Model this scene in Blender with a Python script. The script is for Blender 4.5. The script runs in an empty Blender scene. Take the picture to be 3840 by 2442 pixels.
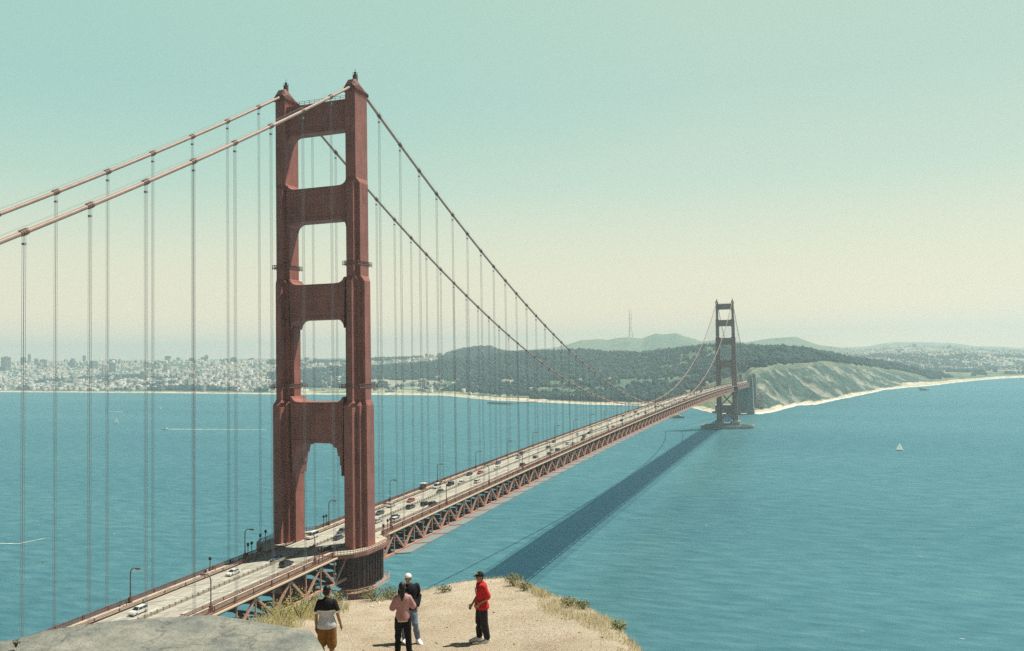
import bpy, bmesh, math, random
import numpy as np
from mathutils import Vector, Matrix, noise as mnoise

S = bpy.context.scene
COL = S.collection
random.seed(7)
RNG = np.random.RandomState(11)

# ---------------------------------------------------------------- camera
# metres; +Y runs along the bridge to the far shore, +X is the right-hand side, origin under the near tower
CAMP = np.array([155.784, -236.447, 136.153])
YAW, PITCH, ROLL, FPX = 0.356, 0.036, -0.0159, 3084.17
PW, PH = 3840, 2442
_f = np.array([-math.sin(YAW)*math.cos(PITCH), math.cos(YAW)*math.cos(PITCH), math.sin(PITCH)])
_r0 = np.cross(_f, [0, 0, 1]); _r0 /= np.linalg.norm(_r0); _u0 = np.cross(_r0, _f)
_r = _r0*math.cos(ROLL) + _u0*math.sin(ROLL); _u = -_r0*math.sin(ROLL) + _u0*math.cos(ROLL)
cam = bpy.data.cameras.new("camera"); cam_o = bpy.data.objects.new("camera", cam); COL.objects.link(cam_o)
cam_o.matrix_world = Matrix(((_r[0], _u[0], -_f[0], CAMP[0]), (_r[1], _u[1], -_f[1], CAMP[1]),
                             (_r[2], _u[2], -_f[2], CAMP[2]), (0, 0, 0, 1)))
cam.sensor_width = 36; cam.lens = 36*FPX/PW; cam.clip_start = 0.5; cam.clip_end = 60000
S.camera = cam_o

# ---------------------------------------------------------------- sun and sky
SUN = Vector((0.365, 0.365, 1.0)).normalized()
sl = bpy.data.lights.new("sun", 'SUN'); so = bpy.data.objects.new("sun", sl); COL.objects.link(so)
sl.energy = 5.0; sl.angle = math.radians(0.5); sl.color = (1.0, 0.95, 0.82)
so.rotation_euler = SUN.to_track_quat('Z', 'Y').to_euler()
W = bpy.data.worlds.new("World"); S.world = W; W.use_nodes = True
wn = W.node_tree; wn.nodes.clear()
def N(t, typ, **kw):
    n = t.nodes.new(typ)
    for k, v in kw.items(): setattr(n, k, v)
    return n
def ramp(t, stops, interp='LINEAR'):
    n = t.nodes.new('ShaderNodeValToRGB'); e = n.color_ramp.elements
    while len(e) > 1: e.remove(e[-1])
    e[0].position = stops[0][0]; e[0].color = (*stops[0][1], 1)
    for p, c in stops[1:]:
        q = e.new(p); q.color = (*c, 1)
    n.color_ramp.interpolation = interp
    return n
def math_(t, op, a, b=None, clamp=False):
    n = t.nodes.new('ShaderNodeMath'); n.operation = op; n.use_clamp = clamp
    for i, v in enumerate((a, b)):
        if v is None: continue
        if isinstance(v, (int, float)): n.inputs[i].default_value = v
        else: t.links.new(v, n.inputs[i])
    return n.outputs[0]
tc = N(wn, 'ShaderNodeTexCoord'); sx = N(wn, 'ShaderNodeSeparateXYZ'); wn.links.new(tc.outputs['Generated'], sx.inputs[0])
# clear summer sky: pale cream low down, blue-green above, dimmed overhead and outside the camera's view to cut ambient light
SKY = [(0.0, (1.6, 1.0, .62)), (0.04, (1.10, .82, .53)), (0.07, (.90, .75, .51)), (0.12, (.73, .70, .50)), (0.20, (.51, .63, .49)), (0.30, (.42, .575, .48)),
       (0.41, (.42, .58, .465)), (0.47, (.12, .21, .23)), (0.58, (.045, .11, .17)), (1.0, (.02, .06, .12))]
sr = ramp(wn, SKY)
wn.links.new(sx.outputs[2], sr.inputs[0])
south = math_(wn, 'ADD', math_(wn, 'MULTIPLY', sx.outputs[1], 0.94), math_(wn, 'MULTIPLY', sx.outputs[0], -0.35))
mr = N(wn, 'ShaderNodeMapRange'); mr.interpolation_type = 'SMOOTHSTEP'
wn.links.new(south, mr.inputs[0]); mr.inputs[1].default_value = 0.35; mr.inputs[2].default_value = 0.74
mr.inputs[3].default_value = 0.05; mr.inputs[4].default_value = 1.0
sky = N(wn, 'ShaderNodeTexSky', sky_type='NISHITA'); sky.sun_disc = False
sky.sun_elevation = math.asin(SUN.z); sky.sun_rotation = math.atan2(SUN.x, SUN.y); sky.altitude = 130
sky.air_density = 1.0; sky.dust_density = 2.0
vm = N(wn, 'ShaderNodeVectorMath', operation='SCALE'); wn.links.new(sr.outputs[0], vm.inputs[0]); wn.links.new(mr.outputs[0], vm.inputs['Scale'])
lf = math_(wn, 'ADD', math_(wn, 'MULTIPLY', sx.outputs[0], -0.9), math_(wn, 'MULTIPLY', sx.outputs[1], 0.44))
lf = math_(wn, 'MULTIPLY', lf, math_(wn, 'ADD', math_(wn, 'MULTIPLY', sx.outputs[2], 3.2), .15, True))
lr = ramp(wn, [(.5, (1, 1, 1)), (.95, (.77, .95, .99))]); wn.links.new(lf, lr.inputs[0])
vt = N(wn, 'ShaderNodeVectorMath', operation='MULTIPLY'); wn.links.new(vm.outputs[0], vt.inputs[0]); wn.links.new(lr.outputs[0], vt.inputs[1]); vm = vt
vs = N(wn, 'ShaderNodeVectorMath', operation='SCALE'); wn.links.new(sky.outputs[0], vs.inputs[0]); vs.inputs['Scale'].default_value = 0.08
mx = N(wn, 'ShaderNodeMix', data_type='RGBA'); mx.inputs[0].default_value = 0.12
wn.links.new(vm.outputs[0], mx.inputs[6]); wn.links.new(vs.outputs[0], mx.inputs[7])
bg = N(wn, 'ShaderNodeBackground'); wo = N(wn, 'ShaderNodeOutputWorld')
wn.links.new(mx.outputs[2], bg.inputs[0]); bg.inputs[1].default_value = 1.0; wn.links.new(bg.outputs[0], wo.inputs[0])
S.view_settings.view_transform = 'Standard'; S.view_settings.look = 'None'; S.view_settings.exposure = 0.30; S.view_settings.gamma = 1
S.cycles.use_denoising = False; S.cycles.max_bounces = 6; S.cycles.diffuse_bounces = 1; S.cycles.volume_bounces = 1; S.cycles.transparent_max_bounces = 12
S.cycles.use_adaptive_sampling = False; S.cycles.sample_clamp_indirect = 4

# ---------------------------------------------------------------- sight lines
def ray(px, py): return _f + _r*(px-PW/2)/FPX - _u*(py-PH/2)/FPX
def onZ(px, py, z): d = ray(px, py); return CAMP + d*(z-CAMP[2])/d[2]
def onX(px, py, x): d = ray(px, py); return CAMP + d*(x-CAMP[0])/d[0]
def onY(px, py, y): d = ray(px, py); return CAMP + d*(y-CAMP[1])/d[1]
def azel(px, py):
    d = ray(px, py); fx = -d[0]*math.sin(YAW)+d[1]*math.cos(YAW); rx = d[0]*math.cos(YAW)+d[1]*math.sin(YAW)
    h = math.hypot(fx, rx); return math.atan2(rx, fx), d[2]/h
def polar(az, d):
    c, s = np.cos(az), np.sin(az)
    return CAMP[0]+d*(-math.sin(YAW)*c+math.cos(YAW)*s), CAMP[1]+d*(math.cos(YAW)*c+math.sin(YAW)*s)
def topolar(x, y):
    dx, dy = x-CAMP[0], y-CAMP[1]
    fx = -dx*math.sin(YAW)+dy*math.cos(YAW); rx = dx*math.cos(YAW)+dy*math.sin(YAW)
    return np.arctan2(rx, fx), np.hypot(fx, rx)

# ---------------------------------------------------------------- materials
MATS = {}
def mat(name, col, rough=.7, spec=.3, metal=0., var=.0, scale=1., bump=0., bscale=None, col2=None, detail=4, stretch=None, coat=0):
    if name in MATS: return MATS[name]
    m = bpy.data.materials.new(name); m.use_nodes = True; t = m.node_tree; b = t.nodes['Principled BSDF']
    b.inputs['Roughness'].default_value = rough; b.inputs['Metallic'].default_value = metal
    b.inputs['Specular IOR Level'].default_value = spec; b.inputs['Coat Weight'].default_value = coat
    b.inputs['Base Color'].default_value = (*col, 1)
    if var or bump or col2:
        g = N(t, 'ShaderNodeNewGeometry'); mp = N(t, 'ShaderNodeMapping'); t.links.new(g.outputs['Position'], mp.inputs[0])
        if stretch: mp.inputs['Scale'].default_value = stretch
        n1 = N(t, 'ShaderNodeTexNoise'); n1.inputs['Scale'].default_value = scale; n1.inputs['Detail'].default_value = detail
        n1.inputs['Roughness'].default_value = .65; t.links.new(mp.outputs[0], n1.inputs['Vector'])
        c2 = col2 if col2 else tuple(c*(1-var) for c in col); c1 = col if col2 else tuple(min(1, c*(1+var*.6)) for c in col)
        r = ramp(t, [(.32, c2), (.68, c1)]); t.links.new(n1.outputs[0], r.inputs[0]); t.links.new(r.outputs[0], b.inputs['Base Color'])
        if bump:
            n2 = N(t, 'ShaderNodeTexNoise'); n2.inputs['Scale'].default_value = bscale or scale*3; n2.inputs['Detail'].default_value = 5
            t.links.new(mp.outputs[0], n2.inputs['Vector'])
            bp = N(t, 'ShaderNodeBump'); bp.inputs['Distance'].default_value = bump; bp.inputs['Strength'].default_value = 1
            t.links.new(n2.outputs[0], bp.inputs['Height']); t.links.new(bp.outputs[0], b.inputs['Normal'])
    MATS[name] = m; return m
ORANGE = mat('orange_steel_paint', (.36, .135, .108), .6, .3, var=.3, scale=.22, detail=9, stretch=(1, 1, .5))
ORANGE_D = mat('orange_steel_weathered', (.21, .085, .068), .6, .3, var=.35, scale=.7)
t = ORANGE.node_tree; b = t.nodes['Principled BSDF']; src = b.inputs['Base Color'].links[0].from_socket; g = N(t, 'ShaderNodeNewGeometry'); sp = N(t, 'ShaderNodeSeparateXYZ'); t.links.new(g.outputs['Position'], sp.inputs[0])
cb = N(t, 'ShaderNodeCombineXYZ'); t.links.new(math_(t, 'ADD', sp.outputs[0], sp.outputs[1]), cb.inputs[0]); t.links.new(sp.outputs[2], cb.inputs[1])
br = N(t, 'ShaderNodeTexBrick'); br.offset = 0; br.inputs['Scale'].default_value = 1; br.inputs['Brick Width'].default_value = 1.1; br.inputs['Row Height'].default_value = 3.4; br.inputs['Mortar Size'].default_value = .07; br.inputs['Mortar Smooth'].default_value = .3
br.inputs['Color1'].default_value = (1, 1, 1, 1); br.inputs['Color2'].default_value = (.86, .86, .88, 1); br.inputs['Mortar'].default_value = (.66, .66, .68, 1); t.links.new(cb.outputs[0], br.inputs['Vector'])
xm = N(t, 'ShaderNodeMix', data_type='RGBA', blend_type='MULTIPLY'); xm.inputs[0].default_value = .8; t.links.new(src, xm.inputs[6]); t.links.new(br.outputs['Color'], xm.inputs[7]); t.links.new(xm.outputs[2], b.inputs['Base Color'])
TRUSS_LIT = mat('truss_sunlit_paint', (.50, .27, .20), .6, .3, var=.2, scale=.6)  # same orange steel, lightened so the colour itself carries the sunlight
CABLE = mat('cable_paint', (.43, .28, .23), .5, .35, var=.15, scale=.4)
ROPE = mat('rope_paint', (.30, .27, .28), .6)
BAND = mat('cable_band_paint', (.22, .12, .095), .5)
ASPH = mat('roadway_concrete', (.43, .41, .35), .9, .2, var=.32, scale=.35, stretch=(1.6, .05, 1))
WALK = mat('sidewalk_concrete', (.52, .47, .37), .9, .2, var=.15, scale=.4)
PAINT = mat('white_lane_paint', (.78, .77, .70), .7)
YELL = mat('yellow_paint', (.6, .42, .08), .7)
CONC = mat('pier_concrete', (.36, .36, .31), .9, .2, var=.3, scale=.15, stretch=(1, 1, .4))
CONC_L = mat('pylon_concrete', (.30, .31, .28), .9, .2, var=.35, scale=.12, stretch=(1, 1, .25))
DARK = mat('dark_paint', (.03, .03, .035), .5)
GLASS = mat('dark_glass', (.02, .03, .04), .08, .6)
TYRE = mat('tyre_rubber', (.02, .02, .02), .8)
CHROME = mat('wheel_metal', (.4, .4, .4), .3, .5, metal=.8)
LAMPG = mat('lamp_glass', (.7, .62, .45), .3)

# ---------------------------------------------------------------- mesh helpers
def see_through(m, k):
    t = m.node_tree; b = t.nodes['Principled BSDF']; tr = N(t, 'ShaderNodeBsdfTranslucent'); mxs = N(t, 'ShaderNodeMixShader'); mxs.inputs[0].default_value = k
    l = b.inputs['Base Color'].links
    if l: t.links.new(l[0].from_socket, tr.inputs[0])
    else: tr.inputs[0].default_value = b.inputs['Base Color'].default_value
    t.links.new(b.outputs[0], mxs.inputs[1]); t.links.new(tr.outputs[0], mxs.inputs[2]); t.links.new(mxs.outputs[0], t.nodes['Material Output'].inputs['Surface']); return m
class MB:
    def __init__(s): s.v = []; s.f = []; s.m = []
    def add(s, vs, fs, m=0):
        o = len(s.v); s.v.extend([tuple(map(float, p)) for p in vs]); s.f.extend([tuple(i+o for i in f) for f in fs]); s.m.extend([m]*len(fs))
    def box(s, a, b, m=0):
        (x0, y0, z0), (x1, y1, z1) = a, b
        s.add([(x0, y0, z0), (x1, y0, z0), (x1, y1, z0), (x0, y1, z0), (x0, y0, z1), (x1, y0, z1), (x1, y1, z1), (x0, y1, z1)],
              [(0, 3, 2, 1), (4, 5, 6, 7), (0, 1, 5, 4), (1, 2, 6, 5), (2, 3, 7, 6), (3, 0, 4, 7)], m)
    def beam(s, p, q, w, h, m=0):
        p, q = Vector(p), Vector(q); d = (q-p).normalized()
        a = d.cross(Vector((0, 0, 1)))
        if a.length < 1e-4: a = Vector((1, 0, 0))
        a.normalize(); b = a.cross(d); a = a*w/2; b = b*h/2
        vs = [e+sx*a+sy*b for e in (p, q) for sx, sy in ((-1, -1), (1, -1), (1, 1), (-1, 1))]
        s.add(vs, [(0, 1, 2, 3), (7, 6, 5, 4), (0, 4, 5, 1), (1, 5, 6, 2), (2, 6, 7, 3), (3, 7, 4, 0)], m)
    def tube(s, pts, r, n=8, m=0, cap=True):
        pts = [Vector(p) for p in pts]; rs = r if isinstance(r, (list, tuple)) else [r]*len(pts); vs = []
        for i, p in enumerate(pts):
            d = (pts[min(i+1, len(pts)-1)]-pts[max(i-1, 0)]).normalized()
            a = d.cross(Vector((0, 0, 1)))
            if a.length < 1e-3: a = d.cross(Vector((0, 1, 0)))
            a.normalize(); b = a.cross(d)
            for k in range(n):
                t = 2*math.pi*k/n; vs.append(p+rs[i]*(math.cos(t)*a+math.sin(t)*b))
        fs = [(i*n+k, i*n+(k+1) % n, (i+1)*n+(k+1) % n, (i+1)*n+k) for i in range(len(pts)-1) for k in range(n)]
        if cap: fs += [tuple(range(n))[::-1], tuple((len(pts)-1)*n+k for k in range(n))]
        s.add(vs, fs, m)
    def loft(s, rings, m=0, cap=True):
        n = len(rings[0]); vs = [p for r in rings for p in r]
        fs = [(i*n+k, i*n+(k+1) % n, (i+1)*n+(k+1) % n, (i+1)*n+k) for i in range(len(rings)-1) for k in range(n)]
        if cap: fs += [tuple(range(n))[::-1], tuple((len(rings)-1)*n+k for k in range(n))]
        s.add(vs, fs, m)
    def prism(s, poly, z0, z1, m=0): s.loft([[(x, y, z0) for x, y in poly], [(x, y, z1) for x, y in poly]], m)
    def build(s, name, mats, parent=None, smooth=False):
        me = bpy.data.meshes.new(name); me.from_pydata(s.v, [], s.f)
        for x in (mats if isinstance(mats, (list, tuple)) else [mats]): me.materials.append(x)
        if max(s.m or [0]) > 0: me.polygons.foreach_set('material_index', s.m)
        if smooth: me.polygons.foreach_set('use_smooth', [True]*len(me.polygons))
        me.update()
        bm = bmesh.new(); bm.from_mesh(me); bmesh.ops.recalc_face_normals(bm, faces=bm.faces); bm.to_mesh(me); bm.free()
        o = bpy.data.objects.new(name, me); COL.objects.link(o)
        if parent: o.parent = parent
        return o
def tag(o, label=None, cat=None, group=None, kind=None):
    for k, v in (('label', label), ('category', cat), ('group', group), ('kind', kind)):
        if v: o[k] = v
    return o
def empty(name, loc=(0, 0, 0), rz=0, parent=None):
    o = bpy.data.objects.new(name, None); COL.objects.link(o); o.location = loc; o.rotation_euler = (0, 0, rz); o.empty_display_size = 1
    if parent: o.parent = parent
    return o
def copy_tree(o, parent=None):
    c = o.copy(); COL.objects.link(c)
    if parent: c.parent = parent
    for ch in list(o.children): copy_tree(ch, c)
    return c
def bigmesh(name, V, F, mats, mi=None, smooth=False, parent=None):
    V = np.asarray(V, np.float32); F = np.asarray(F, np.int32); k = F.shape[1]
    me = bpy.data.meshes.new(name); me.vertices.add(len(V)); me.vertices.foreach_set('co', V.ravel())
    me.loops.add(F.size); me.loops.foreach_set('vertex_index', F.ravel())
    me.polygons.add(len(F)); me.polygons.foreach_set('loop_start', np.arange(0, F.size, k, dtype=np.int32))
    me.polygons.foreach_set('loop_total', np.full(len(F), k, np.int32))
    for x in (mats if isinstance(mats, (list, tuple)) else [mats]): me.materials.append(x)
    if mi is not None: me.polygons.foreach_set('material_index', np.asarray(mi, np.int32))
    if smooth: me.polygons.foreach_set('use_smooth', np.ones(len(F), bool))
    me.update(calc_edges=True); me.validate()
    o = bpy.data.objects.new(name, me); COL.objects.link(o)
    if parent: o.parent = parent
    return o

# value noise (numpy)
_P = RNG.rand(256, 256)
def vnoise(x, y):
    xi = np.floor(x).astype(int); yi = np.floor(y).astype(int); fx = x-xi; fy = y-yi
    fx = fx*fx*(3-2*fx); fy = fy*fy*(3-2*fy)
    g = lambda a, b: _P[a % 256, b % 256]
    return (g(xi, yi)*(1-fx)+g(xi+1, yi)*fx)*(1-fy)+(g(xi, yi+1)*(1-fx)+g(xi+1, yi+1)*fx)*fy
def fbm(x, y, o=4):
    s = 0; a = .5
    for i in range(o): s = s+a*(vnoise(x*2**i+17*i, y*2**i+5*i)-.5); a *= .5
    return s*2

# ================================================================ far shore terrain
def curve(pts):
    A = sorted((azel(p[0], p[1])[0], azel(p[0], p[1])[1]) for p in pts); a = np.array(A)
    return lambda az: np.interp(az, a[:, 0], a[:, 1])
def pxval(pts):
    a = np.array(sorted((azel(p[0], 1330)[0], p[1]) for p in pts)); return lambda az: np.interp(az, a[:, 0], a[:, 1])
_shore = [(-900, 1476), (0, 1470.6), (424, 1473), (1008, 1479), (1400, 1481), (1653, 1483), (1857, 1502), (2061, 1510), (2200, 1517), (2405, 1521),
          (2520, 1522), (2594, 1527), (2660, 1545), (2720, 1552), (2830, 1551), (2886, 1546), (2986, 1519), (3059, 1515), (3145, 1497), (3232, 1480), (3318, 1461),
          (3405, 1452), (3491, 1446), (3577, 1435), (3707, 1422), (3840, 1415), (4300, 1385)]
shore_t = curve(_shore)
def d_shore(az): return CAMP[2]/(-shore_t(az))
L3y = curve([(-900, 1450), (0, 1440), (1000, 1446), (1380, 1452), (1700, 1460), (1900, 1475), (2000, 1480), (2100, 1490), (2300, 1470), (2500, 1460), (2700, 1450), (2790, 1425),
             (2813, 1400), (2908, 1376), (2994, 1374), (3059, 1357), (3145, 1361), (3188, 1370), (3275, 1383), (3361, 1392), (3448, 1413), (3491, 1428), (3600, 1417), (3840, 1403), (4300, 1378)])
L3d = pxval([(-900, 700), (1000, 600), (1380, 350), (1900, 300), (2100, 260), (2300, 420), (2700, 330), (2813, 300), (2908, 330), (3059, 420), (3275, 380), (3448, 330), (3491, 240), (3840, 260), (4300, 300)])
L4y = curve([(-900, 1430), (0, 1422), (1000, 1403), (1380, 1378), (1700, 1360), (1809, 1347), (1890, 1332), (2027, 1322), (2129, 1317), (2158, 1317), (2202, 1320), (2254, 1327),
             (2289, 1330), (2347, 1326), (2405, 1332), (2463, 1324), (2536, 1316), (2638, 1307), (2681, 1304), (2740, 1302), (2798, 1307), (2843, 1305), (2900, 1307), (2973, 1310),
             (3025, 1316), (3102, 1333), (3167, 1348), (3232, 1357), (3318, 1372), (3448, 1394), (3491, 1404), (3600, 1400), (3840, 1390), (4300, 1372)])
L4d = pxval([(-900, 5900), (0, 5700), (1000, 5100), (1380, 4400), (1700, 4000), (2300, 3900), (2700, 3400), (2900, 3000), (3100, 2950), (3300, 3200), (3491, 4000), (3840, 5200), (4300, 6500)])
L5y = curve([(-900, 1366), (0, 1366), (300, 1362), (700, 1356), (1000, 1354), (1380, 1353), (1600, 1343), (1663, 1339), (1675, 1328), (1720, 1316), (1772, 1310), (1840, 1309),
             (1873, 1320), (1890, 1324), (2100, 1333), (2400, 1340), (2800, 1330), (3000, 1330), (3200, 1338), (3300, 1326), (3600, 1324), (3840, 1326), (4300, 1330)])
L5d = pxval([(-900, 6900), (0, 6700), (1000, 6200), (1380, 5600), (1663, 5200), (2000, 5000), (2800, 5200), (3200, 6000), (3840, 7200), (4300, 7600)])
L6y = curve([(-900, 1375), (0, 1372), (1000, 1366), (1500, 1352), (1890, 1319), (1993, 1311), (2060, 1306), (2129, 1292), (2181, 1276), (2245, 1273), (2280, 1277), (2309, 1269),
             (2362, 1264), (2405, 1269), (2457, 1251), (2492, 1255), (2536, 1250), (2571, 1261), (2609, 1270), (2638, 1280), (2681, 1276), (2740, 1280), (2800, 1284), (2865, 1275),
             (2930, 1268), (2986, 1266), (3037, 1284), (3080, 1297), (3145, 1303), (3210, 1310), (3297, 1305), (3361, 1299), (3556, 1301), (3620, 1308), (3840, 1314), (4300, 1316)])
L8y = curve([(-900, 1366), (2500, 1330), (3000, 1312), (3250, 1300), (3300, 1290), (3360, 1283), (3450, 1282), (3560, 1288), (3700, 1300), (3840, 1304), (4300, 1300)])
def T(az, d, noise=True):
    az = np.asarray(az, float); d = np.asarray(d, float)
    ds = d_shore(az); d3 = ds+L3d(az); d4 = np.maximum(L4d(az), d3+150); d5 = np.maximum(L5d(az), d4+400); d6 = 8300+0*az
    zz = lambda t, dd: CAMP[2]+dd*t
    ks = [ds-400, ds-12, ds+22, ds+60, d3, .5*(d3+d4), d4, .5*(d4+d5), d5, .5*(d5+d6), d6, d6+2200, 14000+0*az, 15500+0*az]
    z3, z4, z5, z6 = zz(L3y(az), d3), zz(L4y(az), d4), zz(L5y(az), d5), zz(L6y(az), d6)
    zs = [-20+0*az, -.6+0*az, 1.2+0*az, 4+0*az, z3, z3+(z4-z3)*.42, z4, np.minimum(z4, z5)*.86, z5, np.minimum(z5, z6)*.8, z6, 40+0*az, zz(L8y(az), 14000), 10+0*az]
    out = np.full(np.broadcast(az, d).shape, -20.)
    for i in range(len(ks)-1):
        t = (d-ks[i])/(ks[i+1]-ks[i]); t = np.where((t >= 0) & (t < 1), t, np.nan)
        w = t*t*(3-2*t) if i >= 5 else t
        out = np.where(np.isnan(t), out, zs[i]+(zs[i+1]-zs[i])*w)
    if noise:
        x, y = polar(az, d)
        amp = np.clip((d-ds-60)/500, 0, 1)
        out = out+fbm(x/260, y/260)*14*amp*np.clip(out/60, .1, 1)
        # gullies down the bluffs
        bl = np.clip((az-azel(2810, 1330)[0])/.02, 0, 1)*np.clip((azel(3480, 1330)[0]-az)/.03, 0, 1)
        tt = np.clip((d-ds-40)/np.maximum(d3-ds-40, 1), 0, 1)
        g = fbm(az*130+tt*7.0, tt*1.4+az*10, 4)
        out = out+(fbm(x/24, y/24, 4)*10+g*12)*bl*np.sin(np.pi*np.clip(tt, 0, 1))
    return out
def zone_masks(az, d):
    ds = d_shore(az); d3 = ds+L3d(az); d4 = np.maximum(L4d(az), d3+150); d5 = np.maximum(L5d(az), d4+400)
    return ds, d3, d4, d5
AX = lambda px: azel(px, 1330)[0]
def forest_prob(az, d):
    ds, d3, d4, d5 = zone_masks(az, d); x, y = polar(az, d)
    n = fbm(x/180, y/180); n2 = fbm(x/420+9, y/420)
    p = np.zeros(np.broadcast(az, d).shape)
    mid = (az > AX(1000)) & (az < AX(2830))
    # forest between the shore strip and near ridge
    tt = (d-d3)/(d4-d3)
    core = (d > d3-90) & (d < d4+250)
    dens = np.where(tt > .32, .93-.5*(n2 > .34), np.where(n+.35*n2 > .06, .9, .10))
    p = np.where(core & mid, dens, p)
    # wooded shore bluff
    p = np.where((az > AX(1985)) & (az < AX(2560)) & (d > ds+70) & (d <= d3+60), .9, p)
    # forest behind the bluffs
    rb = (az >= AX(2830)) & (az < AX(3520))
    p = np.where(rb & (d > d3+30+60*n) & (d < d4+200), .97, p)
    p = np.where((az > AX(2800)) & (az < AX(3430)) & (d <= d3+25), 0, p)
    # left: parks along the waterfront and on the hill
    lf = az <= AX(1000)
    p = np.where(lf & (az > AX(420)) & (d > ds+130) & (d < ds+420) & (n > -.12), .9, p)
    p = np.where(lf & (d > ds+420) & (n2+.4*n > .33), .75, p)
    hh = (d > d4+100) & (az > AX(1640)) & (az < AX(1890)) & (d < d5+200) & (d > d5-500)
    p = np.where(hh, .9, p)
    p = np.where((d >= d4) & (az > AX(1000)) & (az < AX(2000)) & ~hh & (n2 > .1), .6, p)
    p = np.where((az > AX(3300)) & (d > d3+80) & (d < d4+900) & (n+.5*n2 > .0), .8, p)
    p = np.where((az > AX(3200)) & (d >= d4+900) & (n2 > .18), .5, p)
    return p
FCOL = {'forest': (.034, .062, .055), 'grass': (.24, .26, .16), 'green': (.10, .16, .11), 'sand': (.60, .52, .38), 'town': (.36, .34, .28), 'dirt': (.40, .36, .26)}
def terrain_colors(az, d):
    ds, d3, d4, d5 = zone_masks(az, d); x, y = polar(az, d)
    n = fbm(x/90, y/90); n2 = fbm(x/400+3, y/400)
    C = np.zeros(az.shape+(3,)); C[:] = FCOL['green']
    def put(m, c, a=1.0):
        for i in range(3): C[..., i] = np.where(m, C[..., i]*(1-a)+c[i]*a, C[..., i])
    put(n2+.5*n > .1, FCOL['grass'], .6)
    put((az < AX(2050)) & (d > ds+300) & (d < d5+1500) & (n > -.15), FCOL['town'])
    put((az > AX(3150)) & (d > d3+400) & (n > -.2), FCOL['town'])
    put(forest_prob(az, d) > .5, FCOL['forest'])
    bl = (az > AX(2815)) & (az < AX(3500)) & (d < d3+60)
    tt = (d-ds-40)/(d3-ds-40)
    g = fbm(az*130+tt*7.0, tt*1.4+az*10, 4)+.7*fbm(x/26, y/26, 3)+.3*fbm(x/9, y/9, 2)
    ga = np.clip((-.04-g)/.34, 0, 1)
    for i in range(3): C[..., i] = np.where(bl, (.062, .108, .095)[i]+((.32, .32, .265)[i]-(.062, .108, .095)[i])*ga, C[..., i])
    put(bl & (tt > .9), (.17, .20, .13), .6)
    put((d < ds+60+25*n), FCOL['sand'])
    put((d < ds+110+40*n) & (az > AX(1350)) & (az < AX(2050)), FCOL['sand'])
    put((d < ds+150+60*n) & (az > AX(3380)), FCOL['sand'])
    put((d > ds+60) & (d < ds+240) & (az > AX(1000)) & (az < AX(2000)) & (n > -.1), (.36, .36, .22))
    put((d > d5+300) & (n2 > -.1) & (az > AX(1900)), (.16, .20, .13))
    return C
na = 900; azs = np.linspace(AX(-900), AX(4300), na)
rows = []
NR1, NR2, NR3 = 120, 80, 60
def rowd(j, az):
    ds, d3, d4, d5 = zone_masks(az, 0*az)
    if j < 6: return ds+[-400, -60, -12, 4, 22, 40][j]
    j -= 6
    if j < NR1: return ds+60+(d3-ds-60)*j/NR1 if False else ds+60+(d4-ds-60)*(j/NR1)**1.35
    j -= NR1
    if j < NR2: return d4+(d5-d4)*j/NR2
    j -= NR2
    return d5+(15500-d5)*(j/(NR3-1))**1.5
nr = 6+NR1+NR2+NR3
D = np.stack([rowd(j, azs) for j in range(nr)]); A = np.broadcast_to(azs, D.shape)
Z = T(A, D); X, Y = polar(A, D)
idx = np.arange(nr*na).reshape(nr, na)
F = np.stack([idx[:-1, :-1], idx[:-1, 1:], idx[1:, 1:], idx[1:, :-1]], -1).reshape(-1, 4)
m = bpy.data.materials.new('far_land'); m.use_nodes = True; t = m.node_tree; b = t.nodes['Principled BSDF']
at = N(t, 'ShaderNodeAttribute', attribute_name='ground'); b.inputs['Roughness'].default_value = .95; b.inputs['Specular IOR Level'].default_value = .1
nz = N(t, 'ShaderNodeTexNoise'); nz.inputs['Scale'].default_value = .03; nz.inputs['Detail'].default_value = 8; g = N(t, 'ShaderNodeNewGeometry')
t.links.new(g.outputs['Position'], nz.inputs['Vector']); nz2 = N(t, 'ShaderNodeTexNoise'); nz2.inputs['Scale'].default_value = .11; nz2.inputs['Detail'].default_value = 6; t.links.new(g.outputs['Position'], nz2.inputs['Vector']); rr = ramp(t, [(.34, (.45, .5, .5)), (.66, (1.5, 1.45, 1.4))]); t.links.new(math_(t, 'ADD', math_(t, 'MULTIPLY', nz.outputs[0], .45), math_(t, 'MULTIPLY', nz2.outputs[0], .55)), rr.inputs[0])
mm = N(t, 'ShaderNodeMix', data_type='RGBA', blend_type='MULTIPLY'); mm.inputs[0].default_value = 1
t.links.new(at.outputs['Color'], mm.inputs[6]); t.links.new(rr.outputs[0], mm.inputs[7]); t.links.new(mm.outputs[2], b.inputs['Base Color'])
land = bigmesh('hills', np.stack([X, Y, Z], -1).reshape(-1, 3), F, m, smooth=True)
ca = land.data.color_attributes.new('ground', 'FLOAT_COLOR', 'POINT')
C = terrain_colors(A, D).reshape(-1, 3); ca.data.foreach_set('color', np.concatenate([C, np.ones((len(C), 1))], 1).astype(np.float32).ravel())
tag(land, kind='structure')

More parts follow.
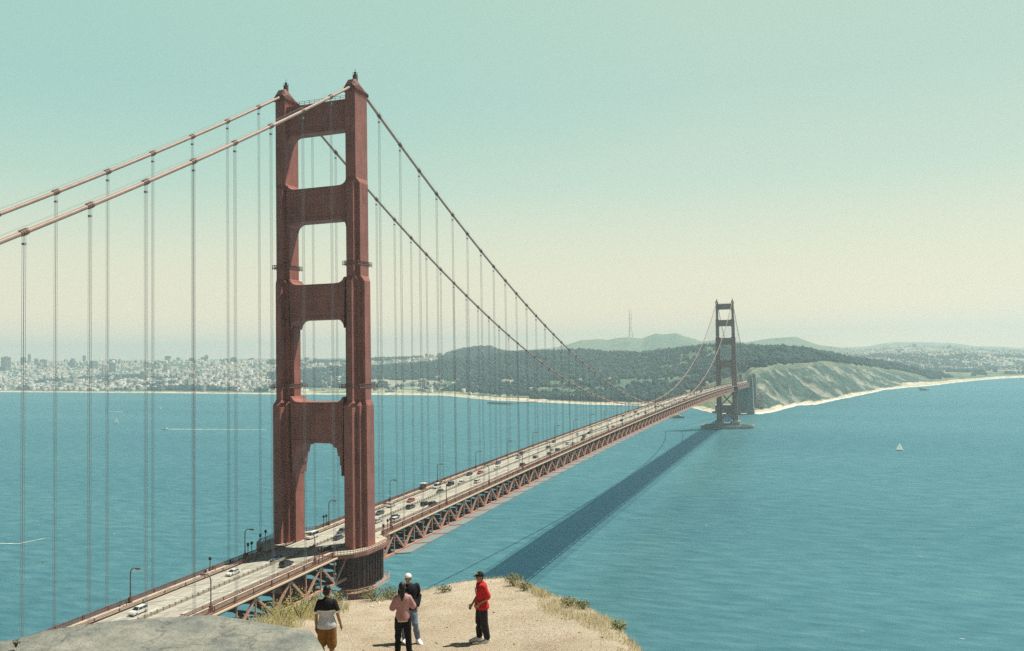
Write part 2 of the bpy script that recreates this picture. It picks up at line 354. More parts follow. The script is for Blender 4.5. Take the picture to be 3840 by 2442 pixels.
# ---------------------------------------------------------------- forest on the far shore (one mass)
ico = [(0, 0, 1), (.894, 0, .447), (.276, .851, .447), (-.724, .526, .447), (-.724, -.526, .447), (.276, -.851, .447),
       (.724, .526, -.447), (-.276, .851, -.447), (-.894, 0, -.447), (-.276, -.851, -.447), (.724, -.526, -.447)]
icf = [(0, 1, 2), (0, 2, 3), (0, 3, 4), (0, 4, 5), (0, 5, 1), (1, 6, 2), (2, 7, 3), (3, 8, 4), (4, 9, 5), (5, 10, 1), (6, 7, 2), (7, 8, 3), (8, 9, 4), (9, 10, 5), (10, 6, 1)]
ico = np.array(ico); icf = np.array(icf)
def blobs(x, y, z, r, h):
    n = len(x); V = np.broadcast_to(ico, (n, 11, 3)).copy()
    V *= 1+.35*(RNG.rand(n, 11, 1)-.5)
    V[..., 0] *= r[:, None]; V[..., 1] *= r[:, None]; V[..., 2] = (V[..., 2]+.45)*h[:, None]*.7
    a = RNG.rand(n)*6.28; c, s = np.cos(a)[:, None], np.sin(a)[:, None]
    V[..., 0], V[..., 1] = V[..., 0]*c-V[..., 1]*s, V[..., 0]*s+V[..., 1]*c
    V[..., 0] += x[:, None]; V[..., 1] += y[:, None]; V[..., 2] += z[:, None]
    F = icf[None]+11*np.arange(n)[:, None, None]
    return V.reshape(-1, 3), F.reshape(-1, 3)
cand = 95000
a_ = RNG.uniform(AX(-200), AX(4000), cand); d_ = np.sqrt(RNG.uniform(1700**2, 7300**2, cand))
p_ = forest_prob(a_, d_)
keep = (RNG.rand(cand) < p_) & (d_ > d_shore(a_)+60)
a_, d_ = a_[keep], d_[keep]
x_, y_ = polar(a_, d_); z_ = T(a_, d_)
r_ = RNG.uniform(6, 13, len(a_)); h_ = RNG.uniform(8, 18, len(a_))
Vf, Ff = blobs(x_, y_, z_, r_, h_)
FM = [mat('forest_%d' % i, c, .95, .1, var=.5, scale=.08) for i, c in enumerate([(.030, .062, .060), (.042, .078, .066), (.024, .050, .054), (.058, .095, .070)])]
mi = np.repeat(RNG.choice(4, len(a_), p=[.4, .25, .25, .1]), 15)
fo = bigmesh('forest', Vf, Ff, FM, mi, smooth=True)
tag(fo, 'dark green woods covering the far shore hills', 'forest', kind='stuff')
print('forest blobs', len(a_))

# ---------------------------------------------------------------- the far city
BM = [mat('building_%d' % i, c, .85, .2) for i, c in enumerate([(.54, .51, .45), (.45, .43, .37), (.62, .60, .54), (.34, .33, .30), (.40, .33, .27), (.22, .24, .24)])]
BROOF = mat('flat_roof', (.30, .29, .26), .9); BWIN = mat('building_windows', (.08, .10, .12), .4)
def city_points(n, amin, amax, fn):
    a = RNG.uniform(amin, amax, n); d = np.sqrt(RNG.uniform(2300**2, 8200**2, n)); k = fn(a, d); return a[k], d[k]
def in_city(a, d):
    ds, d3, d4, d5 = zone_masks(a, d); x, y = polar(a, d); n = fbm(x/300+4, y/300)
    lf = (a < AX(1380)) & (d > ds+90) & (d < d5+300)
    wat = (a > AX(440)) & (a < AX(1380)) & (d < ds+420) & (RNG.rand(len(a)) > .22)
    mid = (a >= AX(1380)) & (a < AX(2020)) & (d > d4+200) & (d < d5+1500) & (RNG.rand(len(a)) < .75)
    cr = (a >= AX(1250)) & (a < AX(2820)) & (d > ds+80) & (d < d4-350) & (n > -.05) & (RNG.rand(len(a)) < .30)
    rt = (a > AX(3150)) & (d > np.maximum(d3+700, 3900)) & (RNG.rand(len(a)) < .5)
    ok = (lf & ~wat) | mid | cr | rt
    return ok & ~((forest_prob(a, d) > .5) & (RNG.rand(len(a)) > .10))
ca_, cd_ = city_points(21000, AX(-80), AX(3920), in_city)
cx_, cy_ = polar(ca_, cd_); cz_ = T(ca_, cd_)
n = len(ca_); print('city', n)
w_ = RNG.uniform(7, 17, n)*(1+(RNG.rand(n) < .06)*1.4); l_ = RNG.uniform(9, 22, n)*(1+(RNG.rand(n) < .06)*1.6); hh_ = RNG.uniform(7, 14, n)
hh_ = hh_*(1+(RNG.rand(n) < .08)*RNG.uniform(.5, 1.5, n))
ang = 0.12+fbm(cx_/900, cy_/900)*.4
score = (w_*hh_)/cd_; order = np.argsort(-score)
big = order[:300-26]; rest = order[300-26:]
def boxes(ix):
    k = len(ix); u = np.array([(-1, -1), (1, -1), (1, 1), (-1, 1)])*.5
    c, s = np.cos(ang[ix]), np.sin(ang[ix]); V = np.zeros((k, 8, 3))
    for j in range(4):
        lx, ly = u[j, 0]*w_[ix], u[j, 1]*l_[ix]
        for q, zz in ((0, -6), (4, 1)):
            V[:, j+q, 0] = cx_[ix]+lx*c-ly*s; V[:, j+q, 1] = cy_[ix]+lx*s+ly*c; V[:, j+q, 2] = cz_[ix]+(zz if q == 0 else hh_[ix])
    fc = np.array([(4, 5, 6, 7), (0, 1, 5, 4), (1, 2, 6, 5), (2, 3, 7, 6), (3, 0, 4, 7)])
    return V.reshape(-1, 3), (fc[None]+8*np.arange(k)[:, None, None]).reshape(-1, 4)
Vc, Fc = boxes(rest)
mc = RNG.choice(6, len(rest), p=[.26, .2, .2, .14, .1, .1]); mi = np.repeat(mc, 5).reshape(-1, 5); mi[:, 0] = np.where(RNG.rand(len(rest)) < .5, 3, mi[:, 0])
tag(bigmesh('city_blocks', Vc, Fc, BM, mi.ravel()), 'thousands of pale houses packed over the far hillside', 'city', kind='stuff')
def building(x, y, z, w, l, h, a, mm, label, group, style=0, name='building'):
    mb = MB(); mb.box((-w/2, -l/2, -8), (w/2, l/2, h), 0)
    if style == 1:      # pitched roof
        mb.loft([[(-w/2, -l/2-.3, h), (w/2, -l/2-.3, h), (0, -l/2-.3, h+w*.3)], [(-w/2, l/2+.3, h), (w/2, l/2+.3, h), (0, l/2+.3, h+w*.3)]], 1)
    else:
        mb.box((-w*.22, -l*.2, h), (w*.22, l*.2, h+max(2, h*.07)), 1)
    nfl = max(2, min(14, int(h/4)))
    for k in range(nfl):
        zz = (k+.45)*h/nfl; hh = h/nfl*.34
        mb.box((-w/2+w*.08, -l/2-.15, zz), (w/2-w*.08, -l/2+.1, zz+hh), 2); mb.box((w/2-.1, -l/2+l*.08, zz), (w/2+.15, l/2-l*.08, zz+hh), 2)
    o = mb.build(name, [mm, BROOF, BWIN]); o.location = (x, y, z); o.rotation_euler = (0, 0, a)
    return tag(o, label, 'building', group)
for q, i in enumerate(big):
    az, d = ca_[i], cd_[i]
    if az < AX(1000): lab = 'small pale building packed among houses on the city slope left of the near tower'
    elif az < AX(2050): lab = 'small pale building between woods behind the left beach, seen through the hanger cables'
    elif az < AX(2830): lab = 'small pale building in a clearing of the woods behind the bridge deck'
    else: lab = 'small pale building on the hazy flat land beyond the right-hand beach'
    building(cx_[i], cy_[i], cz_[i], w_[i], l_[i], hh_[i], ang[i], BM[RNG.choice([0, 1, 2, 2, 4])], lab, 'small buildings on the far shore', int(RNG.rand() < .4), 'small_building')
# towers on the skyline: px x, px y of the roof, width px, distance, material, label
TW = [(22, 1340, 40, 6500, 3, 'broad grey block of flats at the far left end of the skyline'), (87, 1341, 12, 6600, 5, 'dark narrow skyline tower between the two leftmost hanger cables'),
      (110, 1330, 7, 6800, 3, 'slender pale needle tower near the left end of the skyline'), (136, 1345, 9, 6700, 3, 'short slim grey skyline tower right of the slender needle tower'),
      (163, 1349, 20, 6500, 4, 'stepped brown-grey block on the left skyline before the second hanger cable'), (268, 1358, 18, 6400, 5, 'low dark block on the dip of the skyline left of the third hanger cable'),
      (316, 1335, 8, 6700, 3, 'thin tall spire-like tower just left of the third hanger cable'), (352, 1355, 22, 6300, 3, 'grey mid-rise right of the thin spire-like tower'),
      (390, 1370, 12, 6100, 2, 'white mid-rise below the skyline left of the fourth hanger cable'), (422, 1362, 16, 6200, 5, 'dark mid-rise at the fourth hanger cable'),
      (423, 1348, 24, 6500, 5, 'wide dark block with stepped top left of the wooded hilltop'), (545, 1358, 9, 6300, 5, 'dark slim tower right of the wooded hilltop'),
      (560, 1362, 12, 6200, 0, 'cream tower beside the dark slim tower past the wooded hilltop'), (613, 1356, 14, 6300, 3, 'grey tower left of the darkest square skyline tower'),
      (630, 1336, 15, 6500, 5, 'darkest square tower standing high on the skyline left of the thick pair of hangers'), (628, 1365, 24, 6100, 2, 'white broad block below the darkest square skyline tower'),
      (718, 1343, 12, 6300, 5, 'grey tower hidden behind the thick pair of hanger cables'), (762, 1340, 12, 6600, 3, 'pale half of the twin tallest towers midway to the near tower'),
      (774, 1333, 9, 6600, 5, 'dark half of the twin tallest towers midway to the near tower'), (820, 1352, 20, 6300, 3, 'hazy wide block right of the twin tallest towers'),
      (847, 1345, 10, 6300, 5, 'dark block at the sixth hanger cable on the skyline'), (875, 1341, 14, 6200, 5, 'grey high block right of the dark one at the sixth hanger cable'),
      (945, 1343, 10, 6400, 3, 'pale hazy tower left of the hangers nearest the near tower'), (1487, 1342, 14, 5700, 5, 'dark square block on the ridge just right of the near tower'),
      (1578, 1344, 5, 5600, 5, 'small dark tower on the ridge further right of the near tower'), (1620, 1347, 8, 5600, 3, 'grey hillside block on the ridge before the wooded round hill')]
for px, py, wp, d, mmi, lab in TW:
    az, el = azel(px, py); x, y = polar(az, d); zt = CAMP[2]+d*el; zb = float(T(az, np.array(d)))
    w = wp*d/FPX; building(x, y, zb, w, min(w, 30), max(12, zt-zb), -YAW+.05, BM[mmi], lab, 'tall buildings on the skyline', 0, 'tower_block')
# domed rotunda and broadcast mast
az, el = azel(722, 1432); d = 5000; x, y = polar(az, d); zb = float(T(az, np.array(d)))
ro = empty('domed_rotunda', (x, y, zb)); mb = MB(); mb.tube([(0, 0, -5), (0, 0, 22)], 16, 16); mb.build('wall', BM[1], ro)
mb = MB(); mb.tube([(0, 0, 22), (0, 0, 26), (0, 0, 32), (0, 0, 37), (0, 0, 40)], [17, 16.5, 13.5, 8, 1.5], 20); mb.build('dome', BM[2], ro, True)
tag(ro, 'pale rotunda with a round white dome among trees behind the city waterfront', 'rotunda')
az, el = azel(2364, 1266); d = 8200; x, y = polar(az, d); zb = float(T(az, np.array(d)))-5
ms = empty('broadcast_mast', (x, y, zb)); mb = MB()
MAST = mat('mast_paint', (.35, .30, .28), .6)
for k in range(3):
    a = k*2.094+.5
    mb.tube([(26*math.cos(a), 26*math.sin(a), 0), (10*math.cos(a), 10*math.sin(a), 110), (13*math.cos(a), 13*math.sin(a), 190), (13*math.cos(a), 13*math.sin(a), 290)], [3, 2.6, 2.4, 1.0], 6)
mb.build('mast_leg', MAST, ms); mb = MB()
for zq, rq in ((30, 22), (70, 16), (110, 10), (150, 12), (190, 13), (230, 13)):
    pts = [(rq*math.cos(k*2.094+.5), rq*math.sin(k*2.094+.5), zq) for k in range(4)]
    for k in range(3): mb.beam(pts[k], pts[k+1], 2, 3)
mb.build('cross_arm', MAST, ms); tag(ms, 'very tall faint three-legged mast on the hazy hills behind the bridge', 'mast')

# ---------------------------------------------------------------- single trees standing along the far shore
def tree_mesh(seed):
    rs = np.random.RandomState(seed); k = 14
    x = rs.normal(0, 2.6, k); y = rs.normal(0, 2.6, k); z = rs.uniform(4, 11, k); V, Fq = blobs(x, y, z, rs.uniform(1.6, 3.2, k), rs.uniform(2.5, 4, k)); return V, Fq
TRUNK = mat('tree_bark', (.10, .08, .06), .9)
protos = []
for s_ in range(3):
    e = empty('pine_tree' if s_ == 0 else 'shore_tree'); mb = MB()
    mb.tube([(0, 0, -2), (.3, .1, 4), (.1, -.2, 9)], [.6, .45, .2], 6); mb.tube([(.3, .1, 4), (2, .6, 7)], [.25, .1], 5); mb.tube([(.2, .1, 5), (-1.6, -1, 8)], [.25, .1], 5)
    mb.build('trunk', TRUNK, e); V, Fq = tree_mesh(s_); bigmesh('crown', V, Fq, FM[s_], parent=e); protos.append(e)
tp = [(px, RNG.uniform(25, 90)) for px in (1000, 1404, 1455, 1475, 1568, 1580, 1655, 1690, 1770, 1800, 1868, 1876, 1905, 1930, 1950, 1968, 2000, 2070, 2105, 2120, 2140, 2160, 2190, 2230, 2262, 2290, 2330, 2370, 2400)]
TO = ['first', 'second', 'third', 'fourth', 'fifth', 'sixth', 'seventh', 'eighth', 'ninth', 'tenth', 'eleventh', 'twelfth', 'thirteenth', 'fourteenth', 'fifteenth', 'sixteenth']
for i, (px, off) in enumerate(tp):
    e = protos[i] if i < 3 else copy_tree(protos[i % 3])
    az = AX(px); d = float(d_shore(np.array(az)))+60+off; x, y = polar(az, d); e.location = (x, y, float(T(az, np.array(d)))); e.rotation_euler = (0, 0, i*1.3); e.scale = (1.2, 1.2, 1+.3*math.sin(i))
    tag(e, 'dark round tree behind the far beach, %s from the left' % TO[i] if px < 2000 else 'dark tree at the foot of the wooded far bluff, %s from the left' % TO[i-16], 'tree', 'single trees along the far shore')

# ---------------------------------------------------------------- water
m = bpy.data.materials.new('sea_water'); m.use_nodes = True; t = m.node_tree; b = t.nodes['Principled BSDF']
b.inputs['Roughness'].default_value = .24; b.inputs['IOR'].default_value = 1.36; b.inputs['Specular IOR Level'].default_value = .45; b.inputs['Specular Tint'].default_value = (.5, .85, 1, 1)
g = N(t, 'ShaderNodeNewGeometry'); mp = N(t, 'ShaderNodeMapping'); t.links.new(g.outputs['Position'], mp.inputs[0])
mp.inputs['Rotation'].default_value = (0, 0, -.55); mp.inputs['Scale'].default_value = (.35, 1, 1)
def nz_(scale, det, rough, vec): 
    q = N(t, 'ShaderNodeTexNoise'); q.inputs['Scale'].default_value = scale; q.inputs['Detail'].default_value = det; q.inputs['Roughness'].default_value = rough
    t.links.new(vec, q.inputs['Vector']); return q
na_ = nz_(.13, 9, .62, mp.outputs[0]); nb = nz_(.004, 4, .5, mp.outputs[0]); nc = nz_(.35, 4, .6, mp.outputs[0])
r1 = ramp(t, [(.30, (.050, .146, .160)), (.5, (.080, .205, .218)), (.70, (.130, .275, .280))]); t.links.new(na_.outputs[0], r1.inputs[0])
r2 = ramp(t, [(.3, (.80, .86, .90)), (.7, (1.14, 1.11, 1.07))]); t.links.new(nb.outputs[0], r2.inputs[0])
mm = N(t, 'ShaderNodeMix', data_type='RGBA', blend_type='MULTIPLY'); mm.inputs[0].default_value = 1; t.links.new(r1.outputs[0], mm.inputs[6]); t.links.new(r2.outputs[0], mm.inputs[7])
wc = N(t, 'ShaderNodeTexNoise'); wc.inputs['Scale'].default_value = .22; wc.inputs['Detail'].default_value = 3; t.links.new(mp.outputs[0], wc.inputs['Vector'])
cap = ramp(t, [(.745, (0, 0, 0)), (.775, (1, 1, 1))]); t.links.new(wc.outputs[0], cap.inputs[0])
m2 = N(t, 'ShaderNodeMix', data_type='RGBA'); t.links.new(cap.outputs[0], m2.inputs[0]); t.links.new(mm.outputs[2], m2.inputs[6]); m2.inputs[7].default_value = (.6, .65, .62, 1)
t.links.new(m2.outputs[2], b.inputs['Base Color'])
ad = math_(t, 'ADD', na_.outputs[0], math_(t, 'MULTIPLY', nc.outputs[0], .18))
bp = N(t, 'ShaderNodeBump'); bp.inputs['Distance'].default_value = 4.0; bp.inputs['Strength'].default_value = .55; t.links.new(ad, bp.inputs['Height']); t.links.new(bp.outputs[0], b.inputs['Normal'])
mb = MB(); RW = 15600
mb.add([(RW*math.cos(k*math.pi/24), RW*math.sin(k*math.pi/24), 0) for k in range(48)], [tuple(range(48))]); gl = N(t, 'ShaderNodeBsdfGlossy'); gl.inputs['Color'].default_value = (.22, .52, .76, 1); gl.inputs['Roughness'].default_value = .25
df = N(t, 'ShaderNodeBsdfDiffuse'); ws = N(t, 'ShaderNodeMixShader'); ws.inputs[0].default_value = .34; t.links.new(m2.outputs[2], df.inputs[0])
bg2 = N(t, 'ShaderNodeBump'); bg2.inputs['Distance'].default_value = 4.0; bg2.inputs['Strength'].default_value = .28; t.links.new(ad, bg2.inputs['Height']); t.links.new(bg2.outputs[0], gl.inputs['Normal']); t.links.new(bp.outputs[0], df.inputs['Normal'])
t.links.new(df.outputs[0], ws.inputs[1]); t.links.new(gl.outputs[0], ws.inputs[2]); t.links.new(ws.outputs[0], t.nodes['Material Output'].inputs['Surface']); t.nodes.remove(b)
water = mb.build('sea', m); tag(water, kind='structure')
SEA = m
FOAM = mat('foam', (.80, .79, .72), .8, .2, col2=(.55, .62, .58), scale=.12, detail=6)
def strip(name, pxs, lo, hi, z=.25, jag=6):
    V = []; F = []
    for i, px in enumerate(pxs):
        az = AX(px); ds = float(d_shore(np.array(az))); j = jag*float(fbm(np.array(px/23.), np.array(.5)))
        for k, dd in enumerate((lo+j*1.5, hi)):
            x, y = polar(az, ds+dd); V.append((x, y, max(z, float(T(az, np.array(ds+dd)))+.35) if k else z))
        if i: F.append((2*i-2, 2*i, 2*i+1, 2*i-1))
    mb = MB(); mb.add(V, F); return mb.build(name, FOAM)
tag(strip('surf', np.linspace(2826, 3900, 400), -34, 16, jag=22), 'white breaking surf along the right-hand beach', 'surf', kind='stuff')
tag(strip('surf', np.linspace(2585, 2830, 120), -16, 5, jag=18), 'white foam at the shore below the fort behind the far tower', 'surf', kind='stuff')
tag(strip('surf', np.linspace(1000, 2420, 500), -5, 6, jag=5), 'thin line of foam along the distant left beach', 'surf', kind='stuff')
def wake(name, pts, w0, w1, label):
    V = []; F = []; P = [Vector(onZ(px, py, 0)) for px, py in pts]; n = 60
    for i in range(n+1):
        t_ = i/n*(len(P)-1); k = min(int(t_), len(P)-2); p = P[k].lerp(P[k+1], t_-k); d = (P[k+1]-P[k]).normalized(); nn = Vector((-d.y, d.x, 0))
        w = (w0+(w1-w0)*i/n)*(.6+.8*random.random())
        V += [p+nn*w/2+Vector((0, 0, .12)), p-nn*w/2+Vector((0, 0, .12))]
        if i: F.append((2*i-2, 2*i-1, 2*i+1, 2*i))
    mb = MB(); mb.add(V, F); return tag(mb.build(name, FOAM), label, 'wake', kind='stuff')
wake('wake', [(638, 1610), (800, 1610.5), (1000, 1612)], 7, 3, 'long white wake trailing right behind the motorboat')
wake('wake', [(462, 1545), (405, 1544)], 6, 2, 'short white wake left of the small launch')
wake('wake', [(-10, 2038), (70, 2040), (120, 2029), (185, 2016)], 2.0, .6, 'faint white wake at the left edge of the water')
# boats
WHITE = mat('boat_white', (.78, .76, .70), .4); SAIL = see_through(mat('sail_cloth', (.88, .86, .78), .8), .5); HULLD = mat('dark_hull', (.06, .07, .08), .5)
def hull(mb, L, B, H, m=0):
    mb.loft([[(-B*.42, -L/2, H), (B*.42, -L/2, H), (B*.3, -L/2, 0), (-B*.3, -L/2, 0)], [(-B/2, -L*.05, H), (B/2, -L*.05, H), (B*.38, -L*.05, -.1), (-B*.38, -L*.05, -.1)],
             [(-B*.3, L*.33, H*1.15), (B*.3, L*.33, H*1.15), (B*.18, L*.3, 0), (-B*.18, L*.3, 0)], [(-.05, L/2, H*1.35), (.05, L/2, H*1.35), (.04, L*.42, .1), (-.04, L*.42, .1)]], m)
def sailboat(px, py, h, label, rz):
    p = onZ(px, py, 0); e = empty('sailboat', p, rz); mb = MB(); hull(mb, h*.9, h*.28, h*.09); mb.build('hull', WHITE, e)
    mb = MB(); mb.tube([(0, .3, 0), (0, .3, h*1.05)], .12, 6); mb.tube([(0, .3, h*.14), (0, -h*.4, h*.14)], .09, 6); mb.build('mast', WHITE, e)
    mb = MB(); mb.add([(0, .15, h*.16), (h*.05, -h*.15, h*.16), (0, -h*.4, h*.16), (0, .15, h*.55), (h*.04, -h*.1, h*.55), (0, -h*.25, h*.55), (0, .15, h*1.02), (0, .0, h*1.02), (0, -h*.03, h*1.02)], [(0, 1, 4, 3), (1, 2, 5, 4), (3, 4, 7, 6), (4, 5, 8, 7)]); mb.build('mainsail', SAIL, e)
    mb = MB(); mb.add([(0, .45, h*.9), (0, h*.42, h*.12), (h*.04, .5, h*.14)], [(0, 1, 2)]); mb.build('jib', SAIL, e)
    return tag(e, label, 'sailboat')
sailboat(3374, 1690, 10, 'white sailboat alone on the open water right of the far tower', 1.2)
sailboat(603, 1536, 10, 'tiny cream sailboat left of the near tower, nearest the city shore', 1.0)
sailboat(436, 1586, 11, 'small white sailboat between the launch and the left hangers', 1.9)
def motorboat(px, py, L, label, rz, name='motorboat'):
    e = empty(name, onZ(px, py, 0), rz); mb = MB(); hull(mb, L, L*.3, L*.12); mb.build('hull', WHITE, e)
    mb = MB(); mb.loft([[(-L*.11, -L*.3, L*.12), (L*.11, -L*.3, L*.12), (L*.09, L*.12, L*.12), (-L*.09, L*.12, L*.12)], [(-L*.09, -L*.24, L*.26), (L*.09, -L*.24, L*.26), (L*.07, L*.04, L*.26), (-L*.07, L*.04, L*.26)]])
    mb.tube([(0, -L*.1, L*.26), (0, -L*.1, L*.4)], .1, 5); mb.build('cabin', WHITE, e)
    mb = MB(); mb.box((-L*.085, L*.06, L*.17), (L*.085, L*.115, L*.22)); mb.build('window', GLASS, e)
    return tag(e, label, 'motorboat')
motorboat(619, 1611, 13, 'white motorboat towing a long wake left of the near tower', 1.93)
motorboat(470, 1543, 13, 'small white launch heading right near the city shore', -1.2)
e = empty('tour_boat', onZ(2535, 1567, 0), 1.7); mb = MB(); hull(mb, 34, 8, 2.6); mb.build('hull', HULLD, e)
mb = MB(); mb.box((-3, -11, 2.6), (3, 9, 5.0)); mb.box((-2.5, -8, 5.0), (2.5, 6, 7.0)); mb.box((-1.5, 2, 7.0), (1.5, 5, 9)); mb.build('cabin', WHITE, e)
mb = MB(); mb.box((-3.05, -10, 3.4), (3.05, 8, 4.2)); mb.box((-2.55, -7, 5.6), (2.55, 5, 6.3)); mb.build('window', GLASS, e); tag(e, 'dark-hulled tour boat with white cabins just left of the far tower', 'boat')
# jetty on the far left beach and rocks
e = MB(); p0, p1, p2 = onZ(1834, 1514, 0), onZ(1912, 1517, 0), onZ(2010, 1509, 0)
e.beam((p0[0], p0[1], 3.2), (p1[0], p1[1], 3.2), 16, 2.6); e.beam((p1[0], p1[1], 3), (p2[0], p2[1], 3), 4, .8)
for k in range(12):
    q = p0+(p1-p0)*k/11; e.box((q[0]-.6, q[1]-.6, -2), (q[0]+.6, q[1]+.6, 2.4))
    q = p1+(p2-p1)*k/11; e.box((q[0]-.4, q[1]-.4, -2), (q[0]+.4, q[1]+.4, 2.6))
tag(e.build('jetty', mat('jetty_timber', (.09, .08, .07), .9)), 'dark timber jetty reaching out from the far left beach', 'jetty')
ROCK = mat('sea_rock', (.10, .10, .09), .95, var=.4, scale=.3)
for i, (px, py, r, lab) in enumerate([(3468, 1464, 17, 'widest dark rock awash off the right-hand beach'), (3452, 1458, 9, 'narrow dark rock just behind the widest one off the right beach'), (3192, 1486, 7, 'small dark rock in the surf below the middle of the bluffs'),
      (3220, 1471, 13, 'dark rock heap on the shore right of the bluff foot'), (3050, 1514, 6, 'black rock in the surf right of the rock group'), (2955, 1510, 6, 'dark boulder on the sand nearest the pylon'), (3005, 1505, 7, 'dark boulder between the sand and the surf below the bluffs'),
      (3018, 1512, 4, 'smallest dark boulder at the surf edge below the bluffs'), (1690, 1489, 9, 'small dark rock at the far left beach water line')]):
    p = onZ(px, py, 0); V, Fq = blobs(np.array([p[0]-r*.4, p[0]+r*.5, p[0]]), np.array([p[1], p[1]+r*.2, p[1]-r*.2]), np.array([-.6]*3), np.array([r*.6, r*.5, r*.4]), np.array([r*.38, r*.25, r*.4]))
    tag(bigmesh('rock', V, Fq, ROCK), lab, 'rock', 'rocks along the shore')

# ================================================================ the bridge
bridge = empty('suspension_bridge'); tag(bridge, 'long orange suspension bridge crossing the strait with two towers', 'bridge')
SPAN = 1280.2
def zd(y):
    if y < 0: return 74.8+.018*y
    if y > SPAN: return 74.8-.018*(y-SPAN)
    return 74.8+6.0*(1-((y-640.1)/640.1)**2)
def zc(y):
    if y < 0: y = -y; return 227.4-.587*y+.000356*y*y
    if y > SPAN: y = y-SPAN; return 227.4-.587*y+.000356*y*y
    return 84.0+(y-640.1)**2/640.1**2*143.4
P = 15.24
YN = [-343+P*k for k in range(0)]
ys = [k*P/2 for k in range(-46, 215)]           # panel points, 7.62 m apart
def ribbon(mb, x0, x1, dz0, dz1, ys_, m=0):
    rings = [[(x0, y, zd(y)+dz0), (x1, y, zd(y)+dz0), (x1, y, zd(y)+dz1), (x0, y, zd(y)+dz1)] for y in ys_]; mb.loft(rings, m)
# roadway with its painted lines
mb = MB(); ribbon(mb, -9.45, 9.45, -.35, 0, ys, 0)
y = -343.
while y < 1630:
    for x in (-6.3, -3.15, 3.15, 6.3):
        mb.add([(x-.13, y, zd(y)+.006), (x+.13, y, zd(y)+.006), (x+.13, y+3, zd(y+3)+.006), (x-.13, y+3, zd(y+3)+.006)], [(0, 1, 2, 3)], 1)
    y += 9
for x in (-9.1, 9.1):
    for a_y, b_y in zip(ys[:-1], ys[1:]): mb.add([(x-.08, a_y, zd(a_y)+.006), (x+.08, a_y, zd(a_y)+.006), (x+.08, b_y, zd(b_y)+.006), (x-.08, b_y, zd(b_y)+.006)], [(0, 1, 2, 3)], 1)
for yj in ys: mb.box((-9.4, yj-.09, zd(yj)-.02), (9.4, yj+.09, zd(yj)+.004), 2)
mb.build('roadway', [ASPH, PAINT, mat('deck_joint', (.2, .19, .17), .9)], bridge)
mb = MB(); ribbon(mb, -.13, .13, .0, .7, ys)
for k in range(-170, 780, 1): mb.box((-.22, k*2.05, zd(k*2.05)+.0), (.22, k*2.05+.25, zd(k*2.05)+.9))
mb.build('median_barrier', mat('barrier_paint', (.36, .33, .27), .7), bridge)
for s in (-1, 1):
    a, b_ = sorted((s*9.75, s*13.15))
    mb = MB(); ribbon(mb, a, b_, -.3, .2, ys); mb.build('sidewalk', WALK, bridge)
    mb = MB()
    for dz, hh in ((.25, .18), (.6, .18), (.95, .14)): ribbon(mb, s*9.6-.06, s*9.6+.06, dz, dz+hh, ys)
    for y in ys[::1]: mb.box((s*9.6-.1, y-.1, zd(y)-.2), (s*9.6+.1, y+.1, zd(y)+1.12))
    mb.build('kerb_rail', ORANGE_D, bridge)
    mb = MB(); yy = [y for y in ys if not (-15 < y < 15) and not (SPAN-15 < y < SPAN+15)]
    for seg in ([y for y in yy if y < 0], [y for y in yy if 0 < y < SPAN], [y for y in yy if y > SPAN]):
        ribbon(mb, s*13.2-.1, s*13.2+.1, 1.25, 1.40, seg); ribbon(mb, s*13.2-.06, s*13.2+.06, .28, .42, seg)
        for y in seg: mb.box((s*13.2-.14, y-.16, zd(y)), (s*13.2+.14, y+.16, zd(y)+1.45))
        y = seg[0]
        while y < min(seg[-1], 700): mb.box((s*13.2-.03, y-.12, zd(y)+.4), (s*13.2+.03, y+.12, zd(y)+1.27)); y += .42
        if seg[-1] > 700: ribbon(mb, s*13.2-.02, s*13.2+.02, .42, 1.26, [y for y in seg if y >= 700])
    mb.build('railing', ORANGE_D, bridge)
    # stiffening truss
    tr = empty('stiffening_truss', parent=bridge)
    mb = MB(); ribbon(mb, s*13.72-.42, s*13.72+.42, -1.0, -.1, ys); 
    mb.build('top_chord', ORANGE_D, tr)
    mb = MB(); ribbon(mb, s*14.4-.2, s*14.4+.2, -.50, -.1, ys); mb.build('service_pipe', mat('pipe_paint', (.74, .58, .40), .5), tr)
    mb = MB(); ribbon(mb, s*13.72-.42, s*13.72+.42, -8.6, -7.8, ys); mb.build('bottom_chord', TRUSS_LIT, tr)
    zt, zb = -.95, -8.1
    rest = MB(); nd = 0; nv = 0
    for i, (ya, yb) in enumerate(zip(ys[:-1], ys[1:])):
        k = round(ya/(P/2)); up = (k % 2 == 0)
        pa = (s*13.72, ya, zd(ya)+(zb if up else zt)); pb = (s*13.72, yb, zd(yb)+(zt if up else zb))
        if s > 0 and -65 < ya < 560 and nd < 98: q = MB(); q.beam(pa, pb, .58, .58); q.build('diagonal_brace', TRUSS_LIT, tr); nd += 1
        else: rest.beam(pa, pb, .58, .58)
        va, vb = (s*13.72, ya, zd(ya)+zb), (s*13.72, ya, zd(ya)+zt)
        if s > 0 and -65 < ya < 560 and nv < 98: q = MB(); q.beam(va, vb, .34, .34); q.build('vertical_post', TRUSS_LIT, tr); nv += 1
        else: rest.beam(va, vb, .34, .34)
    tag(rest.build('lattice_brace', TRUSS_LIT, tr), kind='stuff')
